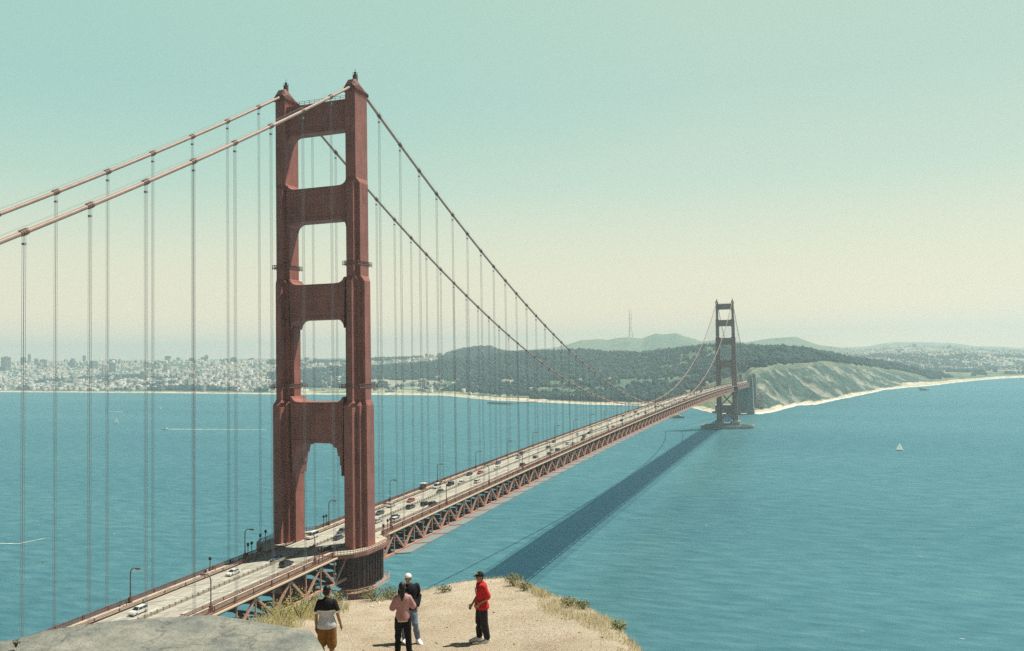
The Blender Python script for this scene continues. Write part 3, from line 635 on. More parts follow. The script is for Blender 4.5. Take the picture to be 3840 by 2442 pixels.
# floor framing under the deck
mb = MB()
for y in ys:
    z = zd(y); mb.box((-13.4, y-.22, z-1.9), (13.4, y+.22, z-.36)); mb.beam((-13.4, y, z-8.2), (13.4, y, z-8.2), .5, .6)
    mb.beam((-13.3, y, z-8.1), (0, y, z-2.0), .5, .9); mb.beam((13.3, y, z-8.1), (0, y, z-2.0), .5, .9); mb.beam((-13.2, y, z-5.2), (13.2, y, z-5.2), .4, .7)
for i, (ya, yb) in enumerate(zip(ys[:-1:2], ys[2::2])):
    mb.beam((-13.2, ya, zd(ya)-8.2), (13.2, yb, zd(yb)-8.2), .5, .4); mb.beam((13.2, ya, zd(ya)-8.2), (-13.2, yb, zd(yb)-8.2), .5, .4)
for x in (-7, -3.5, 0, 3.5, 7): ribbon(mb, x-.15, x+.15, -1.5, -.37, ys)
tag(mb.build('floor_beam', mat('underdeck_shaded_paint', (.13, .06, .05), .8), bridge), kind='stuff')  # orange steel darkened; the deep shade under the deck is in the colour
# safety net slung outside the truss
m = bpy.data.materials.new('steel_net'); m.use_nodes = True; t = m.node_tree; b = t.nodes['Principled BSDF']; b.inputs['Base Color'].default_value = (.70, .50, .42, 1); b.inputs['Roughness'].default_value = .6
b.inputs['Alpha'].default_value = .28; NET = m
for s in (1, -1):
    mb = MB(); yy = [y for y in ys if y > 22 and y < SPAN-22]
    V = []; F = []
    for i, y in enumerate(yy):
        V += [(s*14.3, y, zd(y)-8.2), (s*20.2, y, zd(y)-7.5)]
        if i: F.append((2*i-2, 2*i, 2*i+1, 2*i-1))
    mb.add(V, F); mb.build('safety_net', NET, bridge)
    mb = MB()
    for y in yy[::2]: mb.beam((s*14.1, y, zd(y)-8.3), (s*20.3, y, zd(y)-7.55), .22, .3)
    ribbon(mb, s*20.2-.08, s*20.2+.08, -7.6, -7.44, yy); tag(mb.build('net_outrigger', ORANGE, bridge), kind='stuff')
# main cables, bands, hanger ropes
for s in (-1, 1):
    X0 = s*13.72
    pts = [(X0, y, zc(y)) for y in list(np.arange(-343, 0, 8))+[0.]+list(np.arange(8, SPAN, 8))+[SPAN]+list(np.arange(SPAN+8, SPAN+330, 8))]
    mb = MB(); mb.tube(pts, .47, 12); mc_ = mb.build('main_cable', CABLE, bridge, True)
    rest = MB(); hr = MB(); nh = 0; nb_ = 0
    ks = [k for k in list(range(-22, 0))+list(range(1, 84))+[84+i for i in range(1, 22)]]
    for k in ks:
        y = k*P; 
        if k > 84: y = SPAN+(k-84)*P
        z = zc(y); sl_ = (zc(y+.5)-zc(y-.5)); dv = Vector((0, 1, sl_)).normalized(); c = Vector((X0, y, z))
        near = -14 <= k <= 83
        q = MB() if near else rest
        q.tube([c-dv*.85, c+dv*.85], .58, 12)
        up = Vector((0, -dv.z, dv.y))
        for ss in (-1, 1): q.beam(c+up*.62-dv*.95+Vector((ss*.26, 0, 0)), c+up*.62+dv*.95+Vector((ss*.26, 0, 0)), .1, .12)
        for dd in (-.3, .3): q.tube([c+dv*(dd-.08), c+dv*(dd+.08)], .65, 12)
        if near: q.build('cable_band', BAND, mc_)
        zb_ = zd(y)-.3
        if z-zb_ > 4.5:
            own = -9 <= k <= 40 and nh < 50
            h = MB() if own else hr
            for dx in (-.28, .28):
                for dy in (-.18, .18): h.tube([(X0+dx, y+dy, z-.3), (X0+dx, y+dy, zb_)], .034, 5, cap=False)
            for zz in [z-2.2]: h.box((X0-.33, y-.22, zz-.06), (X0+.33, y+.22, zz+.06)) if zz < z-3 else h.box((X0-.36, y-.26, zz-.2), (X0+.36, y+.26, zz+.2))
            if own: h.build('suspender', ROPE, bridge); nh += 1
    tag(rest.build('cable_band', BAND, mc_), kind='stuff')
    tag(hr.build('suspender', ROPE, bridge), kind='stuff')
    # hand ropes above the cable
    mb = MB()
    for dx in (-.42, .42): mb.tube([(x+dx, y, z+1.15) for x, y, z in pts[::2]], .018, 4)
    mb.build('hand_rope', BAND, mc_)
# towers
def plan(xs, yss):
    (a1, a2, a3), (b1, b2, b3) = xs, yss      # a1>a2>a3 half widths in x, b1<b2<b3 half lengths in y
    q = [(a1, 0), (a1, b1), (a2, b1), (a2, b2), (a3, b2), (a3, b3)]
    q = q+[(-x, y) for x, y in q[::-1]]; q = q[:-1]+[(-a1, 0)] if False else q
    h = q[:]; low = [(-x, -y) for x, y in q]
    return h+low
SEC = {'A': ((1.86, 1.85, 1.84), (3.83, 3.84, 3.85)), 'B': ((2.65, 1.27, 1.26), (2.6, 4.58, 4.6)), 'C': ((3.65, 2.3, .98), (1.85, 2.75, 5.45)), 'D': ((4.3, 2.82, 1.52), (2.35, 4.25, 6.7)), 'E': ((4.6, 3.1, 1.8), (2.5, 4.6, 7.2))}
LEV = [(12, 'E'), (40, 'E'), (41, 'D'), (120.6, 'D'), (122.3, 'C'), (161.2, 'C'), (163, 'B'), (193.6, 'B'), (195.3, 'A'), (224.6, 'A')]
STRUTS = [(212.0, 222.0, 2.3, 3.6, 0), (182.0, 193.2, 3.2, 2.6, 1.8), (149.0, 160.8, 3.4, 3.0, 2.0), (108.2, 121.6, 3.9, 11.0, 1.9)]
def halfx(z): return 1.86 if z > 195 else 2.65 if z > 162 else 3.65 if z > 121.5 else 4.3
def make_tower(Y, who):
    tw = empty('tower', (0, Y, 0), parent=bridge); tw['label'] = who
    for s in (-1, 1):
        mb = MB(); mb.loft([[(s*13.7+x, y, z) for x, y in plan(*SEC[k])] for z, k in LEV]); 
        # flutes on the faces
        leg = mb.build('leg', ORANGE, tw)
        mb = MB()
        # saddle housing: sloping hood over the cable
        prof = [(-4.2, 224.6), (-4.2, 225.8), (-3.2, 227.6), (-1.9, 228.1), (-.2, 227.5), (2.2, 225.9), (4.6, 224.9), (4.7, 224.6)]
        mb.loft([[(s*13.7-2.15, y, 224.6+(z-224.6)*.45) for y, z in prof], [(s*13.7-1.0, y, z+(.3 if z > 225.7 else 0)) for y, z in prof], [(s*13.7+1.0, y, z+(.3 if z > 225.7 else 0)) for y, z in prof], [(s*13.7+2.15, y, 224.6+(z-224.6)*.45) for y, z in prof]])
        for y in np.arange(-3.8, 4.4, .8): mb.box((s*13.7-2.3, y-.12, 223.7), (s*13.7+2.3, y+.12, 224.7))
        mb.build('saddle_housing', ORANGE_D, tw)
        mb = MB(); mb.tube([(s*13.7, -.4, 227.0), (s*13.7, -.4, 229.8)], .85, 10); mb.build('beacon_base', ORANGE_D, tw)
        mb = MB(); mb.tube([(s*13.7, -.4, 229.8), (s*13.7, -.4, 230.1)], .85, 10); mb.tube([(s*13.7, -.4, 230.), (s*13.7, -.4, 231.2)], .4, 8)
        for k in range(6):
            a = k*math.pi/3; mb.tube([(s*13.7+.8*math.cos(a), -.4+.8*math.sin(a), 230.1), (s*13.7+.8*math.cos(a), -.4+.8*math.sin(a), 231)], .07, 4)
        mb.tube([(s*13.7, -.4, 231.2), (s*13.7, -.4, 232.3)], .09, 4); mb.build('beacon', DARK, tw)
        # inspection walkways round the leg
        for zw, (hx, hy) in ((166.6, (2.8, 4.78)), (126.4, (3.8, 5.6))):
            mb = MB(); cx = s*13.7
            for zz, hh in ((zw, .25), (zw+.55, .1), (zw+1.1, .12)):
                mb.box((cx-hx, -hy, zz), (cx+hx, -hy+.3, zz+hh)); mb.box((cx-hx, hy-.3, zz), (cx+hx, hy, zz+hh)); mb.box((cx-hx, -hy, zz), (cx-hx+.3, hy, zz+hh)); mb.box((cx+hx-.3, -hy, zz), (cx+hx, hy, zz+hh))
            for y in np.arange(-hy, hy+.1, 1.1):
                for xx in (cx-hx, cx+hx-.14): mb.box((xx, y-.05, zw-.4), (xx+.1, y+.05, zw+1.1))
            for x in np.arange(cx-hx, cx+hx+.1, 1.1):
                for y in (-hy, hy-.14): mb.box((x-.05, y, zw-.4), (x+.05, y+.1, zw+1.1))
            mb.build('inspection_walkway', BAND, tw)
        # plated casing just below the deck
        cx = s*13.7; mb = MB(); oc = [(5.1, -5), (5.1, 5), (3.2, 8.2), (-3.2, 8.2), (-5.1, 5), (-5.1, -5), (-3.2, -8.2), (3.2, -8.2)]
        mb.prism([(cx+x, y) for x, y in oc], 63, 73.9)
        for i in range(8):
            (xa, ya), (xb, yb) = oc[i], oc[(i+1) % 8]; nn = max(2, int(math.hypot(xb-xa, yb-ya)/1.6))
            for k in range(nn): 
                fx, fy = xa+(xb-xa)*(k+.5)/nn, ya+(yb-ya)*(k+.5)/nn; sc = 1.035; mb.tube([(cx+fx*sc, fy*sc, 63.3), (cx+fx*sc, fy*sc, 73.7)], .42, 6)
        mb.build('deck_casing', mat('casing_shaded_paint', (.10, .048, .042), .7, var=.3, scale=.6), tw)  # casing colour darkened to stand in for the shade below the deck
        # walkway bulging round the outside of the leg
        ol = [(13.0, -16), (15.2, -14), (18.2, -11.5), (20.3, -7), (20.6, 0), (20.3, 7), (18.2, 11.5), (15.2, 14), (13.0, 16)]
        ol = [(s*x, y) for x, y in ol]; zz = 74.8
        mb = MB(); mb.prism([(s*9.8, -16)]+ol+[(s*9.8, 16)], zz-.75, zz+.22); mb.build('tower_walkway', WALK, tw)
        mb = MB()
        for (xa, ya), (xb, yb) in zip(ol[:-1], ol[1:]):
            for dz in (.45, 1.0, 1.5): mb.beam((xa, ya, zz+dz), (xb, yb, zz+dz), .12, .14)
            nn = int(math.hypot(xb-xa, yb-ya)/.8)
            for k in range(nn): fx, fy = xa+(xb-xa)*k/nn, ya+(yb-ya)*k/nn; mb.box((fx-.05, fy-.05, zz+.2), (fx+.05, fy+.05, zz+1.5))
            mb.beam((xa, ya, zz-.5), (xb, yb, zz-.5), .25, 1.1)
        mb.build('walkway_railing', ORANGE, tw)
    for i, (zb, zt, hy, hb, ht) in enumerate(STRUTS):
        xi = 13.7-halfx((zb+zt)/2)+.3; xt = 13.7-halfx(zt+2)+.3 if i else xi; mb = MB()
        half = [(xi, zb-10.5), (xi-.4, zb-10.5), (xi-.5, zb-7.2), (xi-.9, zb-7.0), (xi-1.0, zb-4.2), (xi-1.6, zb-4.0), (xi-2.1, zb-1.5), (xi-3.4, zb-1.2), (xi-3.6, zb-.35), (xi-4.3, zb-.25), (xi-4.35, zb)]
        top = [(xi-3.6, zt), (xi-3.6, zt+ht*.25), (xi-2.2, zt+ht*.3), (xi-2.2, zt+ht*.6), (xi-1.0, zt+ht*.65), (xi-1.0, zt+ht), (xi+.6, zt+ht)] if ht else [(xi-.1, zt), (xi+.3, zt)]
        if hb < 5:
            half = [(xi, zb-hb)]+[(xi-3.1*(1-math.cos(q)), zb-hb*(1-math.sin(q))) for q in np.linspace(.25, math.pi/2, 9)]
        if ht and hb < 12: top = [(xi-3.4, zt)]+[(xi-3.0*(1-math.sin(q)), zt+ht*(1-math.cos(q))) for q in np.linspace(.3, 1.45, 7)]+[(xi+.6, zt+ht)]
        right = half+[] ; pr = [(x, z) for x, z in half]; pl = [(-x, z) for x, z in half[::-1]]
        poly = pl[::1]; poly = [(-x, z) for x, z in half]+[(x, z) for x, z in half[::-1]]+[(x, z) for x, z in top[::-1]]+[(-x, z) for x, z in top]
        # triangulated slab from the outline
        mb.loft([[(x, -hy, z) for x, z in poly], [(x, hy, z) for x, z in poly]])
        mb.box((-xi, -hy-.18, zb+.4), (xi, -hy, zb+1.0)); mb.box((-xi, -hy-.18, zt-1.2), (xi, -hy, zt-.6))
        for x in np.arange(-xi+1.2, xi, 1.5): mb.box((x-.1, -hy-.04, zb+1.2), (x+.1, -hy, zt-1.4))
        mb.build('cross_strut', ORANGE, tw)
    # X bracing below the deck
    for z0, z1 in ((14, 38), (40, 63)):
        for s in (-1, 1):
            q = MB(); q.beam((-s*10, 0, z0+1), (s*10, 0, z1-1), 2.2, 2.2); q.build('cross_brace', ORANGE, tw)
    q = MB(); q.box((-10, -1.8, 37.6), (10, 1.8, 40.4)); q.build('lower_strut', ORANGE, tw)
    q = MB()
    for s in (-1, 1): q.prism([(s*13.7+x, y) for x, y in [(-8, -9), (-5, -11.5), (5, -11.5), (8, -9), (8, 9), (5, 11.5), (-5, 11.5), (-8, 9)]], -6, 13)
    q.box((-6, -7, -6), (6, 7, 9)); q.build('pier', CONC, tw)
    # service walk up on the top strut
    q = MB()
    for y in (-2.2, 2.2):
        for dz in (.6, 1.2): q.beam((-11.5, y, 222+dz), (11.5, y, 222+dz), .08, .08)
        for x in np.arange(-11, 11.5, 2): q.box((x-.05, y-.05, 222), (x+.05, y+.05, 223.2))
    q.build('top_railing', ORANGE_D, tw)
    return tw
make_tower(0, 'near tower rising tall with its north face in shade')
fart = make_tower(SPAN, 'far tower standing in the water on an oval pier')
mb = MB(); NO = 48
for (ax, ay, bx, by, z0, z1) in ((47, 25, 43.5, 21.5, -5, 5.5),):
    R1 = [(ax*math.cos(a)*1.0, ay*math.sin(a)) for a in np.linspace(0, 2*math.pi, NO, endpoint=False)]; R2 = [(bx*math.cos(a), by*math.sin(a)) for a in np.linspace(0, 2*math.pi, NO, endpoint=False)]
    V = [(x, y, z) for ring, z in ((R1, z0), (R1, z1), (R2, z1), (R2, z0)) for x, y in ring]
    F = [(k*NO+i, k*NO+(i+1) % NO, ((k+1) % 4)*NO+(i+1) % NO, ((k+1) % 4)*NO+i) for k in range(4) for i in range(NO)]; mb.add(V, F)
mb.build('pier_fender', CONC, fart)
# scaffold and net frames hanging round the near tower's leg below the deck
mb = MB()
ring = [(8, -12), (13, -13.6), (18.4, -11), (21.2, -5), (21.2, 5), (18.4, 11), (13, 13.6)]
inn = lambda x, y: (13.7+(x-13.7)*.74, y*.74); netm = MB()
for (xa, ya), (xb, yb) in zip(ring[:-1], ring[1:]):
    (ca1, cb1), (ca2, cb2) = inn(xa, ya), inn(xb, yb)
    for zz, (pa, pb) in ((62.6, ((xa, ya), (xb, yb))), (63.7, ((xa, ya), (xb, yb))), (62.4, ((ca1, cb1), (ca2, cb2)))): mb.beam((*pa, zz), (*pb, zz), .14, .16)
    for k in range(5):
        f = k/5; o_ = (xa+(xb-xa)*f, ya+(yb-ya)*f); i_ = inn(*o_); mb.beam((*o_, 62.6), (*i_, 62.4), .1, .1); mb.beam((*o_, 62.6), (*o_, 63.8), .08, .08)
    netm.add([(xa, ya, 62.65), (xb, yb, 62.65), (ca2, cb2, 62.45), (ca1, cb1, 62.45)], [(0, 1, 2, 3)])
netm.build('tower_net', NET, bridge)
mb.build('net_frame', mat('frame_pink', (.62, .36, .24), .6), bridge)
# south end: pylons, arch, fort
for yy_, top_ in ((1623.5, 79), (1727, 79)):
    for s in (-1, 1):
        py_ = MB(); cx = s*14.5
        py_.loft([[(cx+x*k, yy_+y*k2, z) for x, y in ((-6, -9), (6, -9), (6, 9), (-6, 9))] for z, k, k2 in ((0, 1.25, 1.2), (14, 1.2, 1.15), (14.01, 1.05, 1.05), (64, .95, .95), (76, .95, .95), (76.01, .8, .8), (84, .75, .75), (86, .6, .6))])
        for x in (-3, 0, 3): py_.box((cx+x-.7, yy_-9.9, 16), (cx+x+.7, yy_-9.2, 70))
        py_.build('pylon', CONC_L, bridge)
    w_p = MB(); w_p.box((-9.5, yy_-4.5, 8), (9.5, yy_+4.5, 66)); w_p.build('pylon_wall', CONC_L, bridge)
mb = MB()
for s in (-1, 1):
    pts = [(s*13.7, 1633+ (1718-1633)*k/12, 18+46*math.sin(math.pi*k/12)) for k in range(13)]
    for a, b_ in zip(pts[:-1], pts[1:]): mb.beam(a, b_, 1.2, 1.6)
    for p in pts[1:-1]: mb.beam(p, (p[0], p[1], zd(p[1])-1), .6, .6)
tag(mb.build('steel_arch', ORANGE, bridge))
mb = MB(); ribbon(mb, -13.5, 13.5, -1.2, -.36, list(np.arange(1630, 1900, 10))); ribbon(mb, -9.4, 9.4, -.35, .02, list(np.arange(1632, 1900, 10)), 1); mb.build('approach_viaduct', [CONC_L, ASPH], bridge)
q = onZ(2655, 1546, 1); BRICK = mat('fort_brick', (.28, .15, .11), .9, var=.3, scale=.4)
ft = empty('brick_fort', (-30, 1668, 3), .1); mb = MB(); mb.box((-36, -24, -4), (36, 24, 13.5)); mb.build('wall', BRICK, ft)
mb = MB(); mb.box((-37, -25, 13.5), (37, 25, 14.3)); mb.build('roof', BROOF, ft)
mb = MB()
for k in range(16):
    for r_w in range(3): x = -33+k*4.4; mb.box((x, -24.2, 1+r_w*4), (x+1.5, -23.9, 3+r_w*4))
mb.build('window', BWIN, ft); tag(ft, 'low red-brown brick fort at the foot of the far pylon behind the tower', 'fort')
p = onZ(2845, 1530, 8)
building(28, 1735, 4, 12, 12, 34, 0.1, BM[0], 'narrow beige block with dark windows standing right of the far pylons', None, 0, 'beige_building')

# ---------------------------------------------------------------- lamps along the deck
def make_lamp():
    e = empty('street_lamp'); mb = MB(); mb.box((-.35, -.35, 0), (.35, .35, 1.5)); mb.build('base', ORANGE_D, e)
    mb = MB(); mb.tube([(0, 0, 1.4), (0, 0, 7.6), (.12, 0, 8.2), (.5, 0, 8.7), (1.1, 0, 8.95), (2.3, 0, 9.0)], [.2, .15, .14, .13, .12, .1], 8); mb.build('pole', ORANGE_D, e)
    mb = MB(); mb.loft([[(1.7, -.25, 8.8), (1.7, .25, 8.8), (1.7, .15, 9.1), (1.7, -.15, 9.1)], [(3.2, -.35, 8.8), (3.2, .35, 8.8), (3.2, .18, 9.15), (3.2, -.18, 9.15)]]); mb.build('lamp_head', BAND, e)
    mb = MB(); mb.box((2.0, -.25, 8.62), (3.1, .25, 8.8)); mb.build('lens', LAMPG, e); return e
lamp0 = make_lamp(); first = True
east = [float(onX(px, py, -12.8)[1]) for px, py in ((488, 2253), (918, 2085), (1233, 1964), (1462, 1868), (1640, 1800), (1784, 1744))]
west = [float(onX(px, py, 12.8)[1]) for px, py in ((792, 2293), (1182, 2100), (1468, 1971), (1675, 1876), (1835, 1809))]
print('lamps', [round(v, 1) for v in east], [round(v, 1) for v in west])
stp = 45.72
ord_ = ['first', 'second', 'third', 'fourth', 'fifth', 'sixth', 'seventh', 'eighth', 'ninth', 'tenth', 'eleventh', 'twelfth', 'thirteenth', 'fourteenth', 'fifteenth', 'sixteenth', 'seventeenth', 'eighteenth', 'nineteenth', 'twentieth', 'twenty-first', 'twenty-second', 'twenty-third', 'twenty-fourth', 'twenty-fifth', 'twenty-sixth']
for s, lst in ((-1, east), (1, west)):
    ylist = list(lst)
    while ylist[-1] < SPAN+300: ylist.append(ylist[-1]+stp)
    south_n = 0; 
    for i, y in enumerate(ylist):
        if abs(y) < 12 or abs(y-SPAN) < 14: continue
        e = lamp0 if first else copy_tree(lamp0); first = False
        e.location = (s*12.7, y, zd(y)+.2); e.rotation_euler = (0, 0, 0 if s < 0 else math.pi)
        side = 'far' if s < 0 else 'near'
        if y < 0: lab = 'orange curved lamp post on the %s sidewalk, %s' % (side, 'leftmost before the near tower' if i == 0 else 'last before the near tower')
        elif south_n < 26: south_n += 1; lab = 'orange curved lamp post on the %s sidewalk, %s past the near tower' % (side, ord_[south_n-1])
        else: lab = 'tiny lamp post far along the %s sidewalk towards the far tower' % side
        tag(e, lab, 'street lamp', 'lamp posts along the bridge deck')
def make_post():
    e = empty('lantern_post'); mb = MB(); mb.tube([(0, 0, 0), (0, 0, 3.2)], .13, 6); mb.build('post', ORANGE_D, e)
    mb = MB(); mb.tube([(0, 0, 3.2), (0, 0, 3.4), (0, 0, 4.0), (0, 0, 4.3)], [.2, .42, .42, .12], 8); mb.build('lantern', DARK, e); return e
lp0 = make_post(); first = True
for px, py, X0, lab in ((1214, 1973, -13, 'short lantern post past the near tower on the far sidewalk, left of its pair'), (1224, 1969, -13, 'short lantern post past the near tower on the far sidewalk, right of its pair'),
        (930, 2088, -13, 'dark lantern post before the near tower on the far sidewalk, left of its pair'), (944, 2080, -13, 'dark lantern post before the near tower on the far sidewalk, right of its pair'),
        (996, 2007, -19, 'tallest-looking lantern post beside the left tower leg'), (976, 2042, -17, 'lantern post left of the left tower leg'),
        (1197, 2096, 13, 'pale-topped lantern post before the right tower leg, left of its pair'), (1209, 2090, 13, 'pale-topped lantern post before the right tower leg, right of its pair'),
        (1454, 1975, 13, 'short lantern post past the right tower leg, left of its pair'), (1464, 1970, 13, 'short lantern post past the right tower leg, right of its pair'),
        (1438, 1990, 15.5, 'stout dark lantern post at the corner right of the tower walkway'), (788, 2138, -13, 'white-topped lantern post on the far sidewalk left of the towers')):
    e = lp0 if first else copy_tree(lp0); first = False
    p = onX(px, py, X0); e.location = (X0, p[1], zd(p[1])+.2); tag(e, lab, 'lantern', 'short lantern posts on the sidewalks')
# small booth on the far sidewalk
p = onX(1587, 1827, -12.2); e = empty('sidewalk_booth', (-12.2, p[1], zd(p[1])+.2)); mb = MB(); mb.box((-.9, -1.2, 0), (.9, 1.2, 2.4)); mb.build('wall', ORANGE_D, e)
mb = MB(); mb.box((-1.1, -1.4, 2.4), (1.1, 1.4, 2.75)); mb.build('roof', WHITE, e); mb = MB(); mb.box((.85, -.7, 1.1), (.93, .7, 2.0)); mb.build('window', GLASS, e); tag(e, 'small red booth with a white roof on the far sidewalk', 'booth')

# ---------------------------------------------------------------- cars
CARC = {'white': (.78, .77, .72), 'silver': (.48, .49, .48), 'black': (.02, .021, .024), 'dark grey': (.07, .075, .08), 'red': (.42, .05, .035), 'dark blue': (.04, .07, .13), 'beige': (.5, .44, .33)}
CM = {k: mat('car_paint_'+k.replace(' ', '_'), v, .25, .5, coat=.6) for k, v in CARC.items()}
HL = mat('headlight_glass', (.7, .7, .65), .2); TL = mat('tail_light', (.3, .02, .02), .3)
TYPES = {'sedan': dict(L=4.6, w=1.8, body=[(-2.3, .3), (-2.3, .78), (-2.15, .95), (-1.6, 1.0), (1.0, .96), (1.95, .82), (2.28, .62), (2.3, .3)], gh=[(-1.85, .97), (-1.15, 1.42), (.25, 1.42), (1.15, .95)]),
         'suv': dict(L=4.8, w=1.95, body=[(-2.4, .35), (-2.4, 1.0), (-2.3, 1.1), (1.05, 1.1), (2.1, .98), (2.38, .75), (2.4, .35)], gh=[(-2.3, 1.08), (-2.0, 1.72), (.35, 1.72), (1.15, 1.08)]),
         'van': dict(L=5.4, w=2.0, body=[(-2.7, .35), (-2.7, 1.15), (-2.6, 1.2), (1.7, 1.2), (2.5, 1.0), (2.7, .7), (2.7, .35)], gh=[(-2.65, 1.18), (-2.55, 2.15), (.9, 2.15), (1.85, 1.18)])}
PROTO = {}
def car_proto(kind, colr, full):
    k = (kind, colr, full)
    if k in PROTO: return PROTO[k]
    c = TYPES[kind]; w = c['w']; e = empty('car'); mb = MB()
    b = c['body']; mb.loft([[(-w/2+.06, y, z) for y, z in b], [(-w/2, y, min(z, .75)) for y, z in b], [(w/2, y, min(z, .75)) for y, z in b], [(w/2-.06, y, z) for y, z in b]] if False else
                           [[(-w/2, y, z) for y, z in b], [(w/2, y, z) for y, z in b]])
    g = c['gh']; zt = g[1][1]
    rw = w*.5-.22
    mb.loft([[(-rw, g[1][0]-.02, zt), (rw, g[1][0]-.02, zt), (rw, g[2][0]+.02, zt), (-rw, g[2][0]+.02, zt)], [(-rw+.1, g[1][0]+.08, zt+.07), (rw-.1, g[1][0]+.08, zt+.07), (rw-.1, g[2][0]-.08, zt+.07), (-rw+.1, g[2][0]-.08, zt+.07)]])
    for sx in (-1, 1):
        ym = (g[0][0]+g[3][0])/2
        for ya, yb in ((g[0][0], g[1][0]), (g[3][0], g[2][0]), (ym, ym-.05)): mb.beam((sx*(w/2-.05), ya, g[0][1]-.02), (sx*rw*1.01, yb, zt+.02), .07, .09)
    mb.build('body', CM[colr], e)
    mb = MB(); mb.loft([[(-w/2+.07, g[0][0], g[0][1]-.02), (w/2-.07, g[0][0], g[0][1]-.02), (w/2-.07, g[3][0], g[3][1]-.02), (-w/2+.07, g[3][0], g[3][1]-.02)], [(-rw, g[1][0], zt), (rw, g[1][0], zt), (rw, g[2][0], zt), (-rw, g[2][0], zt)]]); mb.build('window', GLASS, e)
    if full:
        for sx in (-1, 1):
            for sy in (-1, 1):
                q = MB(); q.tube([(sx*(w/2-.2), sy*c['L']*.3, .34), (sx*(w/2+.02), sy*c['L']*.3, .34)], .34, 12); q.tube([(sx*(w/2+.02), sy*c['L']*.3, .34), (sx*(w/2+.03), sy*c['L']*.3, .34)], .2, 10, 1); q.build('wheel', [TYRE, CHROME], e)
            q = MB(); q.box((sx*(w/2-.3)-.2, c['L']/2-.12, .6), (sx*(w/2-.3)+.2, c['L']/2+.015, .76)); q.build('headlight', HL, e)
            q = MB(); q.box((sx*(w/2-.3)-.2, -c['L']/2-.015, .68), (sx*(w/2-.3)+.2, -c['L']/2+.1, .85)); q.build('tail_light', TL, e)
    PROTO[k] = (e, [False]); return PROTO[k]
def put_car(px, py, kind, colr, label, full=True, group='cars on the bridge deck'):
    p = onZ(px, py, 75.6)
    for _ in range(5): p = onZ(px, py, zd(p[1])+.7)
    x = max(-8.2, min(8.2, p[0])); lanes = np.array([-7.8, -4.7, -1.6, 1.6, 4.7, 7.8]); xl = lanes[np.argmin(abs(lanes-x))]; x = xl*.75+x*.25
    e, used = car_proto(kind, colr, full)
    if used[0]: e = copy_tree(e)
    used[0] = True
    y = p[1]; e.location = (x, y, zd(y)+.01); sl = (zd(y+1)-zd(y-1))/2
    e.rotation_euler = (math.atan(sl) if x > 0 else -math.atan(sl), 0, 0 if x > 0 else math.pi)
    e.name = {'sedan': 'car', 'suv': 'suv_car', 'van': 'van'}[kind]
    return tag(e, label, 'van' if kind == 'van' else 'car', group)
o4 = lambda x, y: (900+.3005*x, 1800+.3005*y); o0 = lambda x, y: (.4193*x, 1800+.4193*y); o1 = lambda x, y: (1340+.2939*x, 1700+.2939*y); o9 = lambda x, y: (1900+.4153*x, 1400+.4153*y)
NEAR = [(o0(1258, 1172), 'suv', 'white', 'white hatchback at the lower left end of the roadway, above the concrete roof'), (o0(2098, 825), 'sedan', 'white', 'white car between the leftmost lamp posts and the tower shadow'),
        (o4(470, 975), 'sedan', 'dark blue', 'dark sedan just below the tower shadow beside the median'), (o4(605, 1045), 'suv', 'black', 'black car nearest the camera side, below the tower shadow'),
        (o4(1055, 860), 'suv', 'black', 'black car inside the tower shadow before the right leg'), (o4(905, 700), 'van', 'white', 'white van between the two legs of the near tower'),
        (o4(1262, 715), 'sedan', 'dark blue', 'dark car half hidden left of the right tower leg'), (o4(1285, 640), 'suv', 'dark grey', 'dark car mostly hidden behind the right tower leg, upper one'),
        (o1(305, 757), 'sedan', 'dark grey', 'dark grey sedan just right of the right tower leg in the far lanes'), (o1(460, 662), 'sedan', 'silver', 'silver-topped sedan in the outermost far lane right of the tower'),
        (o1(290, 862), 'sedan', 'silver', 'silver sedan by the median just right of the tower leg'), (o1(490, 845), 'suv', 'white', 'bright white car close behind the near sidewalk right of the tower'),
        (o1(490, 803), 'sedan', 'dark blue', 'dark blue car right behind the bright white one'), (o1(700, 597), 'sedan', 'red', 'red sedan in the far lanes, the nearer of two red cars'), (o1(703, 682), 'suv', 'dark grey', 'grey car by the median below the nearer red car'),
        (o1(868, 642), 'suv', 'black', 'large black vehicle, left one of a close pair'), (o1(990, 642), 'suv', 'black', 'large black vehicle, right one of a close pair'), (o1(1063, 482), 'sedan', 'dark grey', 'dark sedan with pale roof beside the white van'),
        (o1(1030, 425), 'van', 'white', 'white van beside the far kerb past the booth'), (o1(1195, 392), 'suv', 'black', 'black round car alone in the far lanes'), (o1(1332, 370), 'sedan', 'silver', 'silver sedan by the median right of the black round car'),
        (o1(1425, 262), 'sedan', 'black', 'black sedan at the far kerb below a lamp post'), (o1(1582, 242), 'sedan', 'red', 'red sedan in the far lanes, the farther of two red cars'), (o1(1545, 357), 'suv', 'white', 'white car alone in the near lanes mid way'),
        (o1(1802, 120), 'sedan', 'dark blue', 'dark blue sedan ahead of the small white car'), (o1(1782, 183), 'sedan', 'white', 'small white car below the dark blue sedan'), (o1(2078, 48), 'suv', 'silver', 'silver car in the far lanes above the dark one'),
        (o1(2110, 145), 'suv', 'black', 'dark car in the near lanes below the silver car'), (o1(2270, 45), 'sedan', 'black', 'black sedan alone between the silver car and the next group')]
for (px, py), kind, colr, lab in NEAR: put_car(px, py, kind, colr, lab)
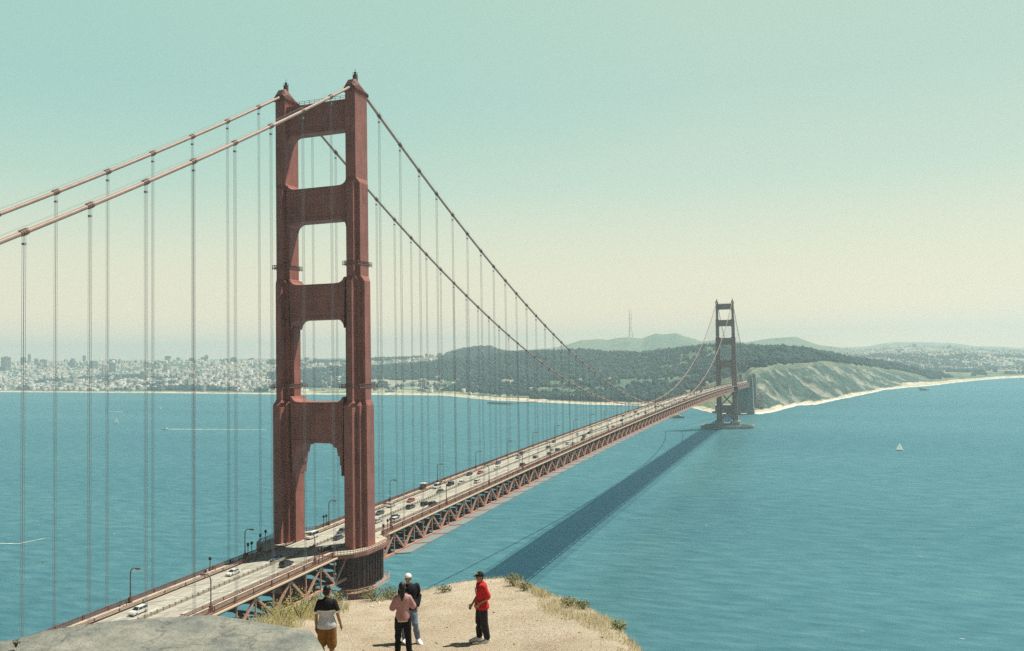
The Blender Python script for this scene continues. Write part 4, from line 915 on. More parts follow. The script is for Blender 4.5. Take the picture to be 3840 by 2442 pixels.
FAR = [(130, 722), (360, 665), (400, 690), (460, 690), (385, 722), (440, 615), (540, 632), (595, 630), (650, 550), (710, 502), (755, 515), (735, 535), (690, 570), (685, 595), (840, 460), (945, 425), (915, 485), (950, 480),
       (1050, 425), (1065, 382), (1130, 390), (1155, 352), (1195, 368), (1270, 302), (1340, 300), (1370, 300), (1350, 318), (1415, 298), (1260, 355), (1445, 242), (1510, 240), (1530, 247), (1620, 220), (1665, 195), (1690, 197), (1715, 187),
       (1760, 162), (1780, 145), (1750, 170), (1850, 122), (1880, 128), (1900, 110), (1930, 115), (1960, 104), (1990, 98), (1610, 238), (1580, 250), (1480, 262), (1700, 180), (1820, 140), (1940, 108), (2020, 96)]
cols = ['dark grey', 'black', 'silver', 'dark blue', 'dark grey', 'black', 'white', 'white', 'silver', 'white', 'beige', 'black', 'dark grey', 'dark blue', 'silver', 'silver', 'white', 'red', 'black', 'dark grey', 'silver', 'dark grey', 'black']
for i, (x, y) in enumerate(FAR):
    c = cols[i] if i < len(cols) else ['black', 'dark grey', 'white', 'silver'][i % 4]
    wh = 'in the middle of the deck, far beyond the second red car' if i < 15 else 'small and distant where the cables meet the deck' if i < 32 else 'tiny on the deck just before the far tower'
    put_car(*o9(x, y), 'suv' if i % 3 == 0 else 'sedan', c, '%s car %s' % (c, wh), full=False)

# ---------------------------------------------------------------- headland in the foreground
crest_px = [(-2500, 2500, 26), (-600, 2480, 22), (200, 2440, 22), (700, 2380, 23), (900, 2345, 24), (1000, 2325, 25), (1100, 2300, 27), (1280, 2252, 30), (1400, 2246, 30), (1500, 2235, 31), (1600, 2212, 31), (1700, 2186, 32), (1800, 2173, 32), (1895, 2166, 32),
            (1940, 2188, 30), (2060, 2233, 27), (2150, 2255, 25.5), (2235, 2298, 24), (2313, 2345, 22), (2360, 2395, 21), (2400, 2442, 20), (2500, 2560, 18), (2700, 2800, 15), (3200, 3200, 12.5), (4200, 3600, 11), (6000, 4000, 11)]
ca_t = np.array([(*azel(px, py), dd) for px, py, dd in crest_px]); ca_t = ca_t[np.argsort(ca_t[:, 0])]
cc_az = np.concatenate([[-3.2, -2.0, -1.3], ca_t[:, 0], [1.5, 2.1, 3.2]]); cc_d = np.concatenate([[150, 130, 50], ca_t[:, 2], [20, 120, 150]])
cc_z = np.concatenate([[150, 142, 129], CAMP[2]+ca_t[:, 1]*ca_t[:, 2], [128, 142, 150]])
def H(az, r, rough=True):
    az = np.asarray(az, float); r = np.asarray(r, float)
    rc = np.interp(az, cc_az, cc_d); zc_ = np.interp(az, cc_az, cc_z)
    rr = [0, 1.6, 4, 7, 11, 15, 19.6]; zz = [134.45, 134.4, 133.2, 131.8, 130.95, 130.25, 129.22]
    zn = np.interp(r, rr, zz); rk = np.minimum(19.6, rc*.66); zk = np.interp(rk, rr, zz)
    zl = zk+(zc_-zk)*np.clip((r-rk)/np.maximum(rc-rk, .1), 0, 1)
    z = np.where(r < rk, zn, zl)
    over = np.maximum(r-rc, 0); z = z-np.where(over < 4, over*.30+over**2*.11, over*1.18-1.76)
    if rough:
        x, y = polar(az, r); z = z+fbm(x/2.2, y/2.2)*.10*np.clip(r/8, 0, 1)*np.clip((rc-r)/4+.4, .25, 1)+fbm(x/9, y/9)*np.clip(over, 0, 8)*.25
        z = z+np.clip(over, 0, 1)*0
    return np.maximum(z, -4)
def Hxy(x, y): a, r = topolar(np.asarray(x, float), np.asarray(y, float)); return H(a, r)
azh = np.concatenate([np.linspace(-3.1416, -.75, 60), np.linspace(-.74, .74, 420), np.linspace(.75, 3.1416, 60)])
rh = np.concatenate([np.linspace(0.01, 12, 40), np.linspace(12.15, 36, 170), np.linspace(36.5, 60, 40), np.linspace(62, 230, 70)])
Ah, Rh = np.meshgrid(azh, rh); Zh = H(Ah, Rh); Xh, Yh = polar(Ah, Rh)
nr_, nc_ = Ah.shape; ix = np.arange(nr_*nc_).reshape(nr_, nc_); Fh = np.stack([ix[:-1, :-1], ix[:-1, 1:], ix[1:, 1:], ix[1:, :-1]], -1).reshape(-1, 4)
m = bpy.data.materials.new('headland_earth'); m.use_nodes = True; t = m.node_tree; b = t.nodes['Principled BSDF']; b.inputs['Roughness'].default_value = .95; b.inputs['Specular IOR Level'].default_value = .1
g = N(t, 'ShaderNodeNewGeometry'); n1 = nz_.__call__ if False else None
def noi(scale, det=6, ro=.6):
    q = N(t, 'ShaderNodeTexNoise'); q.inputs['Scale'].default_value = scale; q.inputs['Detail'].default_value = det; q.inputs['Roughness'].default_value = ro; t.links.new(g.outputs['Position'], q.inputs['Vector']); return q
a1 = noi(.6); a2 = noi(9, 8, .75); a3 = noi(45, 4, .7)
c1 = ramp(t, [(.35, (.56, .45, .33)), (.5, (.64, .535, .40)), (.65, (.70, .61, .48))]); t.links.new(a1.outputs[0], c1.inputs[0])
c2 = ramp(t, [(.30, (.70, .68, .64)), (.5, (1, 1, 1)), (.75, (1.12, 1.12, 1.12))]); t.links.new(a2.outputs[0], c2.inputs[0])
mm = N(t, 'ShaderNodeMix', data_type='RGBA', blend_type='MULTIPLY'); mm.inputs[0].default_value = .55; t.links.new(c1.outputs[0], mm.inputs[6]); t.links.new(c2.outputs[0], mm.inputs[7])
c3 = ramp(t, [(.72, (0, 0, 0)), (.78, (1, 1, 1))]); t.links.new(a3.outputs[0], c3.inputs[0])
m3 = N(t, 'ShaderNodeMix', data_type='RGBA'); t.links.new(c3.outputs[0], m3.inputs[0]); t.links.new(mm.outputs[2], m3.inputs[6]); m3.inputs[7].default_value = (.30, .22, .14, 1); t.links.new(m3.outputs[2], b.inputs['Base Color'])
bp = N(t, 'ShaderNodeBump'); bp.inputs['Distance'].default_value = .14; t.links.new(a2.outputs[0], bp.inputs['Height']); t.links.new(bp.outputs[0], b.inputs['Normal'])
hl = bigmesh('headland', np.stack([Xh, Yh, Zh], -1).reshape(-1, 3), Fh, m, smooth=True); tag(hl, kind='structure')
# rocky shore under the near tower
mb = MB(); rs = np.random.RandomState(3)
nn_ = 40; V = []; F = []
for i in range(nn_):
    for j in range(nn_):
        x = -60+120*i/(nn_-1); y = -120+118*j/(nn_-1); e_ = max(0, 1-(abs(x)/58)**3)*max(0, 1-max(0, (y+30)/28)**2 if y > -30 else 1)
        V.append((x, y, -3+11*e_+float(fbm(np.array(x/8), np.array(y/8)))*3*e_))
for i in range(nn_-1):
    for j in range(nn_-1): F.append((i*nn_+j, (i+1)*nn_+j, (i+1)*nn_+j+1, i*nn_+j+1))
mb.add(V, F); tag(mb.build('shore_rocks', ROCK, None, True), kind='structure')

# concrete roof of the old battery
out = [(-520, 2460), (-200, 2425), (64, 2388), (160, 2356), (270, 2341), (460, 2313), (640, 2302), (800, 2300), (910, 2312), (1020, 2329), (1165, 2353), (1188, 2377), (1206, 2410), (1222, 2445), (1262, 2600), (1330, 2900)]
ZS = 131.9; back = [onZ(px, py, ZS-(.0 if px > 300 else (300-px)*.0006)) for px, py in out]
back = [Vector(p) for p in back]; front0, front1 = Vector(onZ(1380, 3300, ZS)), Vector(onZ(-700, 3300, ZS))
ctr = Vector(onZ(500, 2800, ZS+.0)); ring = back+[front0, front1]; n = len(ring)
CR = mat('battery_concrete', (.33, .325, .275), .95, .15, col2=(.13, .15, .145), scale=1.5, detail=14, bump=.05, bscale=7)
t = CR.node_tree; b = t.nodes['Principled BSDF']; src = b.inputs['Base Color'].links[0].from_socket; g = N(t, 'ShaderNodeNewGeometry')
wv = N(t, 'ShaderNodeTexNoise'); wv.inputs['Scale'].default_value = 2.2; wv.inputs['Detail'].default_value = 6; t.links.new(g.outputs['Position'], wv.inputs['Vector'])
va = N(t, 'ShaderNodeVectorMath', operation='ADD'); t.links.new(g.outputs['Position'], va.inputs[0]); t.links.new(wv.outputs['Color'], va.inputs[1])
vo = N(t, 'ShaderNodeTexVoronoi', feature='DISTANCE_TO_EDGE'); vo.inputs['Scale'].default_value = .75; t.links.new(va.outputs[0], vo.inputs['Vector'])
cr_ = ramp(t, [(0, (.35, .35, .35)), (.012, (.55, .55, .55)), (.03, (1, 1, 1))]); t.links.new(vo.outputs[0], cr_.inputs[0])
gr = N(t, 'ShaderNodeTexNoise'); gr.inputs['Scale'].default_value = 28; gr.inputs['Detail'].default_value = 5; gr.inputs['Roughness'].default_value = .8; t.links.new(g.outputs['Position'], gr.inputs['Vector'])
gm = ramp(t, [(.36, (.45, .45, .45)), (.46, (1, 1, 1)), (.62, (1.05, 1.05, 1.05)), (.68, (1.5, 1.5, 1.45))]); t.links.new(gr.outputs[0], gm.inputs[0])
x1 = N(t, 'ShaderNodeMix', data_type='RGBA', blend_type='MULTIPLY'); x1.inputs[0].default_value = .5; t.links.new(src, x1.inputs[6]); t.links.new(cr_.outputs[0], x1.inputs[7])
x2 = N(t, 'ShaderNodeMix', data_type='RGBA', blend_type='MULTIPLY'); x2.inputs[0].default_value = 1; t.links.new(x1.outputs[2], x2.inputs[6]); t.links.new(gm.outputs[0], x2.inputs[7]); t.links.new(x2.outputs[2], b.inputs['Base Color'])
V = []; F = []; NRg = 46
for k in range(NRg+1):
    q = k/NRg; 
    for p in ring:
        v = ctr.lerp(p, q); e_ = max(0, (q-.86)/.14)
        z = v.z+.0-e_*e_*.05+(.07*float(fbm(np.array(v.x*.8), np.array(v.y*.8)))+.05*float(fbm(np.array(v.x*3.1), np.array(v.y*3.1))))*(1-.6*q**6)
        V.append((v.x, v.y, z))
for k in range(NRg):
    for i in range(n): F.append((k*n+i, k*n+(i+1) % n, (k+1)*n+(i+1) % n, (k+1)*n+i))
b0 = len(V)
for dz in (.5, 3.5):
    for p in ring: V.append((p.x, p.y, p.z-dz))
for a_, b_ in ((NRg*n, b0), (b0, b0+n)):
    for i in range(n): F.append((a_+i, a_+(i+1) % n, b_+(i+1) % n, b_+i))
mb = MB(); mb.add(V, F); tag(mb.build('concrete_roof', CR, None, True), 'weathered grey concrete bunker roof filling the lower left corner', 'bunker roof')
# ---------------------------------------------------------------- grass and shrubs on the ledge
GM = [mat('straw', (.70, .60, .38), .9), mat('dry_green', (.50, .50, .24), .9), mat('sage_green', (.27, .30, .18), .9), mat('pale_straw', (.80, .72, .52), .9), mat('yellow_flower', (.72, .60, .12), .8)]
for q_ in GM: see_through(q_, .45)
def blades(name, n, regions, label):
    V = np.zeros((0, 3)); Fa = []; M = []; off = 0
    for (px0, px1, back, fwd, hmin, hmax, cnt, probs, wid) in regions:
        a = RNG.uniform(AX(px0), AX(px1), cnt); rc = np.interp(a, cc_az, cc_d); d = rc-back+RNG.rand(cnt)**.8*(back+fwd)
        x, y = polar(a, d); nn = fbm(x/1.3, y/1.3, 3); k = nn > -.22+.4*RNG.rand(cnt); a, d, x, y, nn = a[k], d[k], x[k], y[k], nn[k]; c = len(x); z = H(a, d)-.02
        h = RNG.uniform(hmin, hmax, c)*(1+1.0*np.clip(nn, -.5, .8)); w = wid*RNG.uniform(.6, 1.4, c); th = RNG.rand(c)*6.28; lean = RNG.uniform(.1, .7, c)*h; ph = RNG.rand(c)*6.28
        P = np.zeros((c, 5, 3)); wx, wy = np.cos(th)*w/2, np.sin(th)*w/2; lx, ly = np.cos(ph)*lean, np.sin(ph)*lean
        P[:, 0] = np.stack([x-wx, y-wy, z], 1); P[:, 1] = np.stack([x+wx, y+wy, z], 1)
        P[:, 2] = np.stack([x+wx*.8+lx*.35, y+wy*.8+ly*.35, z+h*.6], 1); P[:, 3] = np.stack([x-wx*.8+lx*.35, y-wy*.8+ly*.35, z+h*.6], 1); P[:, 4] = np.stack([x+lx, y+ly, z+h], 1)
        V = np.concatenate([V, P.reshape(-1, 3)]); o = off+5*np.arange(c)[:, None]
        Fa.append(np.concatenate([o+np.array([[0, 1, 2]]), o+np.array([[0, 2, 3]]), o+np.array([[3, 2, 4]])], 1).reshape(-1, 3)); M.append(np.repeat(RNG.choice(5, c, p=probs), 3)); off += 5*c
    return tag(bigmesh(name, V, np.concatenate(Fa), GM, np.concatenate(M)), label, 'grass', kind='stuff')
blades('dry_grass', 0, [(860, 1300, 3.4, 1.2, .08, .34, 6500, [.38, .30, .10, .17, .05], .014), (1290, 1500, 1.0, .6, .05, .2, 900, [.3, .3, .3, .1, 0], .014),
                        (1480, 1900, .5, .4, .04, .12, 500, [.5, .1, .1, .3, 0], .012), (1900, 2040, 1.3, .8, .07, .24, 1900, [.45, .15, .10, .29, .01], .013),
                        (2000, 2420, 3.6, .8, .03, .17, 8000, [.46, .10, .05, .38, .01], .012), (2400, 2900, 4.0, .9, .03, .18, 3500, [.46, .12, .06, .35, .01], .012)], 'dry straw grass and weeds along the edge of the dirt ledge')
def shrub(px, d, R_, hh, mi, label, n=420, z0=None):
    a = AX(px); x, y = polar(a, d); z = float(H(np.array(a), np.array(d))) if z0 is None else z0; e = empty('shrub', (x, y, z)); mb = MB(); rs = np.random.RandomState(int(px))
    for k in range(7): t_ = k*.9; mb.tube([(0, 0, -.05), (math.cos(t_)*R_*.3, math.sin(t_)*R_*.3, hh*.4), (math.cos(t_)*R_*.6, math.sin(t_)*R_*.6, hh*.75)], [.012, .009, .005], 4)
    mb.build('stem', TRUNK, e)
    V = []; F = []
    for i in range(n):
        u = rs.normal(size=3); u /= np.linalg.norm(u); q = rs.rand()**.4; c = np.array([u[0]*R_*q, u[1]*R_*q, hh*.45+u[2]*hh*.5*q+rs.rand()*.06]); t1 = rs.normal(size=3); t1 /= np.linalg.norm(t1); t2 = np.cross(t1, u+.01); t2 /= np.linalg.norm(t2)+1e-6
        s_ = rs.uniform(.02, .045); s_ *= .45 if R_ < .1 else 1; b0 = len(V); V += [c-t1*s_, c+t2*s_*.5, c+t1*s_, c-t2*s_*.5]; F.append((b0, b0+1, b0+2, b0+3))
    bigmesh('foliage', V, F, [GM[2], GM[1], mat('dark_leaf', (.11, .14, .08), .9), GM[4]], rs.choice(4, len(F), p=list(mi)+[0] if len(mi) == 3 else mi), parent=e); return tag(e, label, 'shrub', 'shrubs on the ledge')
shrub(1392, 29.5, .55, .5, [.5, .3, .2], 'low green shrub on the ledge left of the white-capped person')
shrub(1452, 30, .45, .42, [.6, .1, .3], 'low dark green shrub just left of the long-haired person')
shrub(1655, 29.8, .32, .22, [.3, .0, .7], 'small dark tuft on the bare dirt between the white and black caps', 200)
shrub(1912, 29.5, .36, .42, [.6, .1, .3], 'dark green shrub at the crest right of the person in red')
shrub(1955, 28.2, .3, .25, [.4, .2, .4], 'flat dark shrub just right of the crest shrub', 220)
shrub(2118, 24.6, .3, .28, [.4, .3, .3], 'sage green shrub on the grassy edge, left of two close together', 260)
shrub(2168, 24.4, .24, .24, [.4, .2, .4], 'sage green shrub on the grassy edge, right of two close together', 220)
shrub(2302, 21.4, .26, .24, [.5, .4, .1], 'grey-green shrub on the brink at the far right of the ledge', 300)
shrub(1120, 26, .8, .95, [.2, .5, .05, .25], 'yellow-green shrub behind the person in the black and white shirt', 380)
shrub(1045, 24.5, .7, .7, [.2, .5, .05, .25], 'yellow-green shrub at the corner of the concrete roof', 380)
shrub(1228, 28, .5, .6, [.3, .45, .1, .15], 'yellow-green shrub right of the dark-haired man in shorts', 380)
shrub(555, 14.7, .42, 1.68, [.5, .5, 0], 'pale green scrub rising behind the middle of the concrete roof', 300)
shrub(655, 14.7, .3, 1.62, [.5, .5, 0], 'thin pale green sprig behind the concrete roof near the lamp post', 160)
p = onZ(66, 2392, 131.92); a_, d_ = topolar(p[0], p[1]); shrub(66, float(d_), .08, .03, [.2, .0, .8], 'dark little weed clump at the left end of the concrete roof', 34, 131.83)
# loose stones
for i, (px, py, r, lab) in enumerate([(1852, 2302, .035, 'small dark stone on the dirt right of the person in red'), (2106, 2318, .03, 'reddish pebble on the dirt below the grassy edge'), (1676, 2356, .03, 'brown pebble lying between the people on the dirt'), (2365, 2408, .09, 'brown stone at the right brink of the ledge')]):
    a, el = azel(px, py); dd = np.linspace(12, 34, 600); k = int(np.argmax(H(a, dd, False) > CAMP[2]+dd*el)); d = dd[k]; x, y = polar(a, d); z = float(H(np.array(a), np.array(d)))
    V, Fq = blobs(np.array([x]), np.array([y]), np.array([z-r*.2]), np.array([r]), np.array([r])); tag(bigmesh('stone', V, Fq, mat('stone_brown', (.14, .09, .07), .9)), lab, 'stone', 'stones on the ledge')

npb = 1500; pa = RNG.uniform(AX(1150), AX(2330), npb); prc = np.interp(pa, cc_az, cc_d); pd = RNG.uniform(13, 1, npb)*0+prc-RNG.rand(npb)**1.6*(prc-12); px_, py_ = polar(pa, pd); pz_ = H(pa, pd)
pr_ = RNG.uniform(.008, .024, npb)*(1+2.0*(RNG.rand(npb) < .03)); Vp, Fp = blobs(px_, py_, pz_-pr_*.3, pr_, pr_)
tag(bigmesh('gravel', Vp, Fp, [mat('gravel_tan', (.42, .33, .22), .95), mat('gravel_brown', (.22, .16, .11), .95), mat('gravel_pale', (.68, .62, .50), .95)], np.repeat(RNG.choice(3, npb, p=[.45, .25, .3]), 15)), 'loose grit and pebbles over the dirt ledge', 'gravel', kind='stuff')
# ---------------------------------------------------------------- people
def baked(name, mb, mats, parent, voxel=.012, smooth=4, matfn=None):
    o = mb.build(name, mats, parent); r = o.modifiers.new('r', 'REMESH'); r.mode = 'VOXEL'; r.voxel_size = voxel; r.use_smooth_shade = True
    s_ = o.modifiers.new('s', 'SMOOTH'); s_.iterations = smooth; s_.factor = .5
    dg = bpy.context.evaluated_depsgraph_get(); me = bpy.data.meshes.new_from_object(o.evaluated_get(dg)); o.modifiers.clear(); old = o.data; o.data = me; bpy.data.meshes.remove(old)
    me.materials.clear()
    for x in (mats if isinstance(mats, (list, tuple)) else [mats]): me.materials.append(x)
    n = len(me.polygons); c = np.zeros(n*3); me.polygons.foreach_get('center', c); c = c.reshape(-1, 3)
    me.polygons.foreach_set('material_index', (matfn(c) if matfn else np.zeros(n)).astype(np.int32)); me.polygons.foreach_set('use_smooth', np.ones(n, bool)); me.update(); return o
def ball(mb, c, r, n=10):
    rx, ry, rz = r if isinstance(r, (tuple, list)) else (r, r, r); rings = []
    for i in range(1, n):
        t_ = math.pi*i/n; rings.append([(c[0]+rx*math.sin(t_)*math.cos(2*math.pi*k/12), c[1]+ry*math.sin(t_)*math.sin(2*math.pi*k/12), c[2]-rz*math.cos(t_)) for k in range(12)])
    mb.loft(rings)
def limb(mb, pts, rs, g=0):
    mb.tube(pts, [r+g for r in rs], 12)
    for p, r in zip(pts, rs): ball(mb, p, r+g)
def torso(mb, J, g=0, z0=None, hem=0):
    # elliptical rings from hips to shoulders along the spine
    pv, ch, nk = Vector(J['pelvis']), Vector(J['chest']), Vector(J['neck']); b = J['build']
    ax = Vector(J.get('axis', (1, 0, 0))); fw = Vector((0, 0, 1)).cross(ax)
    prof = [(-.10, .150, .105), (-.03, .168, .118), (.05, .165, .115), (.16, .148, .103), (.27, .158, .108), (.38, .178, .115), (.45, .185, .108), (.50, .155, .09), (.535, .085, .07)]
    rings = []
    tot = .535
    for z, rx, ry in prof:
        t_ = max(0, z/tot); p = pv.lerp(ch, t_/.7) if t_ < .7 else ch.lerp(nk, (t_-.7)/.3)
        if z < 0: p = pv+Vector((0, 0, z))
        hx = 1+hem*max(0, (.12-z)/.2)
        rings.append([tuple(p+ax*(rx*b+g)*hx*math.cos(a)+fw*(ry*b+g)*hx*math.sin(a)) for a in np.linspace(0, 2*math.pi, 20, endpoint=False)])
    mb.loft([r for r, (z, _, _) in zip(rings, prof) if z0 is None or z >= z0])
def hand(mb, w, e, side, curl=.6):
    w, e = Vector(w), Vector(e); d = (w-e).normalized(); nrm = Vector((side, 0, 0)); nrm = (nrm-d*nrm.dot(d)).normalized(); acr = d.cross(nrm)
    pc = w+d*.045; limb(mb, [w, pc+acr*.0, w+d*.085], [.026, .032, .028]); 
    for k, (off, ln) in enumerate(((-.030, .070), (-.010, .080), (.010, .074), (.029, .058))):
        b = w+d*.085+acr*off; m1 = b+d*ln*.5-nrm*.012*curl; tp = m1+(d*(1-curl*.5)-nrm*curl*.8).normalized()*ln*.5; limb(mb, [b, m1, tp], [.0105, .0095, .008])
    tb = w+d*.03+acr*-.03; limb(mb, [tb, tb-acr*.025+d*.03, tb-acr*.028+d*.06-nrm*.01], [.014, .012, .009])
SKIN = {'tan': mat('skin_tan', (.36, .20, .13), .55), 'brown': mat('skin_brown', (.25, .13, .08), .55), 'fair': mat('skin_fair', (.50, .30, .21), .55)}
HAIR = mat('black_hair', (.012, .010, .010), .5, .4); EYE = mat('eye_dark', (.02, .015, .015), .3); LIP = mat('lips', (.30, .12, .10), .6); SHOE = mat('shoe_white', (.80, .79, .75), .5); SOLE = mat('shoe_sole', (.7, .68, .6), .7)
def person(J, skin, label, px, d, rz, parts, scale=1.0):
    a = AX(px); x, y = polar(a, d); z = float(H(np.array(a), np.array(d))); e = empty('person', (x, y, z), rz); e.scale = (scale,)*3
    h = Vector(J['head']); mb = MB(); tr = J.get('turn', 0); R = Matrix.Rotation(tr, 3, 'Z')
    hp = lambda dx, dy, dz: tuple(h+R @ Vector((dx, dy, dz)))
    ball(mb, hp(0, -.008, .02), (.078, .094, .10), 12); ball(mb, hp(0, .022, -.055), (.056, .066, .062)); ball(mb, hp(0, .058, -.085), (.028, .028, .024))
    limb(mb, [hp(0, .09, .01), hp(0, .108, -.025)], [.010, .015]); ball(mb, hp(0, .078, -.062), (.026, .014, .012))
    for s in (-1, 1): ball(mb, hp(s*.079, -.005, -.01), (.012, .022, .033)); ball(mb, hp(s*.034, .07, -.02), (.022, .018, .02)); ball(mb, hp(s*.03, .082, .032), (.024, .012, .008))
    limb(mb, [J['neck'], tuple(h+Vector((0, -.02, -.07)))], [.062, .054])
    torso(mb, J)
    for s, n in ((-1, 'L'), (1, 'R')):
        sh, el, wr = J['sh'+n], J['el'+n], J['wr'+n]; limb(mb, [sh, tuple(Vector(sh).lerp(Vector(el), .5)), el, tuple(Vector(el).lerp(Vector(wr), .35)), wr], [.052, .046, .038, .037, .026]); hand(mb, wr, el, s, J.get('curl', .6))
        hi, kn, an = J['hip'+n], J['kn'+n], J['an'+n]; limb(mb, [hi, tuple(Vector(hi).lerp(Vector(kn), .5)), kn, tuple(Vector(kn).lerp(Vector(an), .35)), an], [.088, .074, .054, .055, .036])
        f = Vector(J['ft'+n]); limb(mb, [an, tuple(Vector(an).lerp(f, .5)+Vector((0, 0, -.03))), tuple(f)], [.036, .036, .026])
    baked('body', mb, [SKIN[skin]], e, .0085, 3)
    for s in (-1, 1): mb = MB(); ball(mb, hp(s*.033, .083, .008), (.012, .008, .006), 6); mb.build('eye', EYE, e)
    mb = MB(); ball(mb, hp(0, .088, -.055), (.022, .007, .005), 6); mb.build('mouth', LIP, e)
    for p in parts: p(e, J, hp)
    return tag(e, label, 'person')
def P_shirt(mats, sleeve=.85, g=.018, matfn=None, long=False, hem=.25, name='shirt', loose=0):
    def f(e, J, hp):
        mb = MB(); torso(mb, J, g, None, hem)
        for n in 'LR':
            sh, el, wr = Vector(J['sh'+n]), Vector(J['el'+n]), Vector(J['wr'+n])
            if long: limb(mb, [sh, sh.lerp(el, .5), el, el.lerp(wr, .5), el.lerp(wr, .92)], [.056, .052, .046, .043, .034], g)
            else: limb(mb, [sh, sh.lerp(el, sleeve*.6), sh.lerp(el, sleeve)], [.058, .062, .066], g*.8)
        limb(mb, [J['neck'], tuple(Vector(J['neck'])+Vector((0, .0, .012)))], [.066, .064])
        baked(name, mb, mats, e, .012, 5, matfn)
    return f
def P_trousers(m, g=.016, upto=1.0, name='trousers', cuff=0, end=.9):
    def f(e, J, hp):
        mb = MB(); pv = Vector(J['pelvis']); ax = Vector(J.get('axis', (1, 0, 0))); fw = Vector((0, 0, 1)).cross(ax); b = J['build']
        rings = [[tuple(pv+Vector((0, 0, z))+ax*(rx*b+g)*math.cos(a)+fw*(ry*b+g)*math.sin(a)) for a in np.linspace(0, 2*math.pi, 20, endpoint=False)] for z, rx, ry in ((-.12, .13, .10), (-.08, .158, .112), (0, .17, .118), (.06, .160, .110))]
        mb.loft(rings)
        for n in 'LR':
            hi, kn, an = Vector(J['hip'+n]), Vector(J['kn'+n]), Vector(J['an'+n]); 
            if upto >= 1: limb(mb, [hi, hi.lerp(kn, .5), kn, kn.lerp(an, .4), kn.lerp(an, end)], [.092, .083, .068, .064, .052+cuff], g)
            else: limb(mb, [hi, hi.lerp(kn, .5), hi.lerp(kn, .97)], [.094, .090, .086], g)
        baked(name, mb, [m], e, .012, 4)
    return f
def P_shoes(m=None):
    def f(e, J, hp):
        for n in 'LR':
            an, ft = Vector(J['an'+n]), Vector(J['ft'+n]); dr = ft-an; dr.z = 0; dr.normalize(); sd = Vector((dr.y, -dr.x, 0)); hl = an-dr*.06; mb = MB(); zz = min(an.z-.075, ft.z-.03); lift = Vector((0, 0, ft.z-.03-zz))
            for t_, w, h0, h1 in ((0, .034, .0, .085), (.25, .042, 0, .10), (.5, .044, 0, .075), (.75, .050, 0, .055), (1, .036, .01, .04)):
                pass
            rings = []
            for t_, w, h1 in ((-.03, .036, .085), (.03, .050, .125), (.10, .050, .125), (.16, .054, .10), (.23, .060, .078), (.29, .055, .062), (.33, .034, .045)):
                c = hl+dr*t_; base = zz-an.z+an.z; b0 = Vector((c.x, c.y, zz+(an.z-.08-zz)*max(0, 1-t_/.2)*0)); rings.append([tuple(b0-sd*w), tuple(b0+sd*w), tuple(b0+sd*w*.8+Vector((0, 0, h1))), tuple(b0-sd*w*.8+Vector((0, 0, h1)))])
            mb.loft(rings); baked('shoe', mb, [m or SHOE], e, .010, 3)
    return f
def P_cap(m, back=False, emblem=None):
    def f(e, J, hp):
        mb = MB(); rings = []
        for q in np.linspace(0, 1, 7):
            a = q*math.pi/2*.98; rings.append([hp(.093*math.cos(a)*math.cos(t_), -.006+.108*math.cos(a)*math.sin(t_), .035+.098*math.sin(a)) for t_ in np.linspace(0, 2*math.pi, 20, endpoint=False)])
        mb.loft(rings); mb.build('cap', m, e, True)
        s = -1 if back else 1; mb = MB(); P0 = [(-.075, .075*s), (-.066, .13*s), (-.035, .17*s), (0, .182*s), (.035, .17*s), (.066, .13*s), (.075, .075*s)]
        mb.loft([[hp(x, y, .045-.012*abs(x)/.07) for x, y in P0], [hp(x, y, .038-.012*abs(x)/.07) for x, y in P0]]); mb.build('cap_brim', m, e)
        if emblem: mb = MB(); ball(mb, hp(.02, .098, .085), (.030, .012, .024), 8); ball(mb, hp(-.03, .09, .085), (.026, .012, .02), 8); mb.build('cap_emblem', emblem, e)
    return f
def P_hair(short=True):
    def f(e, J, hp):
        mb = MB(); ball(mb, hp(0, -.018, .036), (.088, .098, .098), 12); ball(mb, hp(0, -.05, -.015), (.076, .06, .075))
        if not short:
            for q in np.linspace(0, 1, 9): ball(mb, hp(.0+.01*math.sin(q*5), -.085-.035*math.sin(q*2.2), .02-.37*q), (.072-.030*q, .042-.012*q, .055))
        baked('hair', mb, [HAIR], e, .010, 2)
    return f
def P_patch(c, sx, sz, m, name='print', rot=0):
    def f(e, J, hp): 
        mb = MB(); x, y, z = c; mb.box((x-sx/2, y-.004, z-sz/2), (x+sx/2, y+.004, z+sz/2)); o = mb.build(name, m, e); return o
    return f
def joints(**k):
    J = dict(pelvis=(0, 0, .95), chest=(0, .0, 1.30), neck=(0, -.01, 1.47), head=(0, .02, 1.625), build=1.0, shL=(-.185, 0, 1.40), shR=(.185, 0, 1.40), elL=(-.25, -.03, 1.12), elR=(.25, -.03, 1.12), wrL=(-.25, .05, .87), wrR=(.25, .05, .87),
             hipL=(-.09, 0, .90), hipR=(.09, 0, .90), knL=(-.10, .02, .48), knR=(.10, .02, .48), anL=(-.10, 0, .085), anR=(.10, 0, .085), ftL=(-.12, .15, .03), ftR=(.12, .15, .03)); J.update(k); return J
BLK = mat('black_cotton', (.018, .019, .024), .85, .2, var=.3, scale=12); GREYW = mat('pale_grey_cotton', (.56, .60, .66), .9, .1, var=.12, scale=9); BRN = mat('brown_canvas', (.24, .125, .045), .85, .1, var=.3, scale=10); WHT = mat('white_cotton', (.78, .77, .74), .9)
PINK = mat('dusty_pink_cotton', (.47, .27, .275), .9, .1, var=.18, scale=9); JEAN = mat('blue_denim', (.17, .23, .32), .9, .1, var=.35, scale=14); RED = mat('red_cotton', (.54, .035, .038), .85, .1, var=.15, scale=8); TRK = mat('black_track_cloth', (.022, .024, .030), .7, .3, var=.3, scale=10)
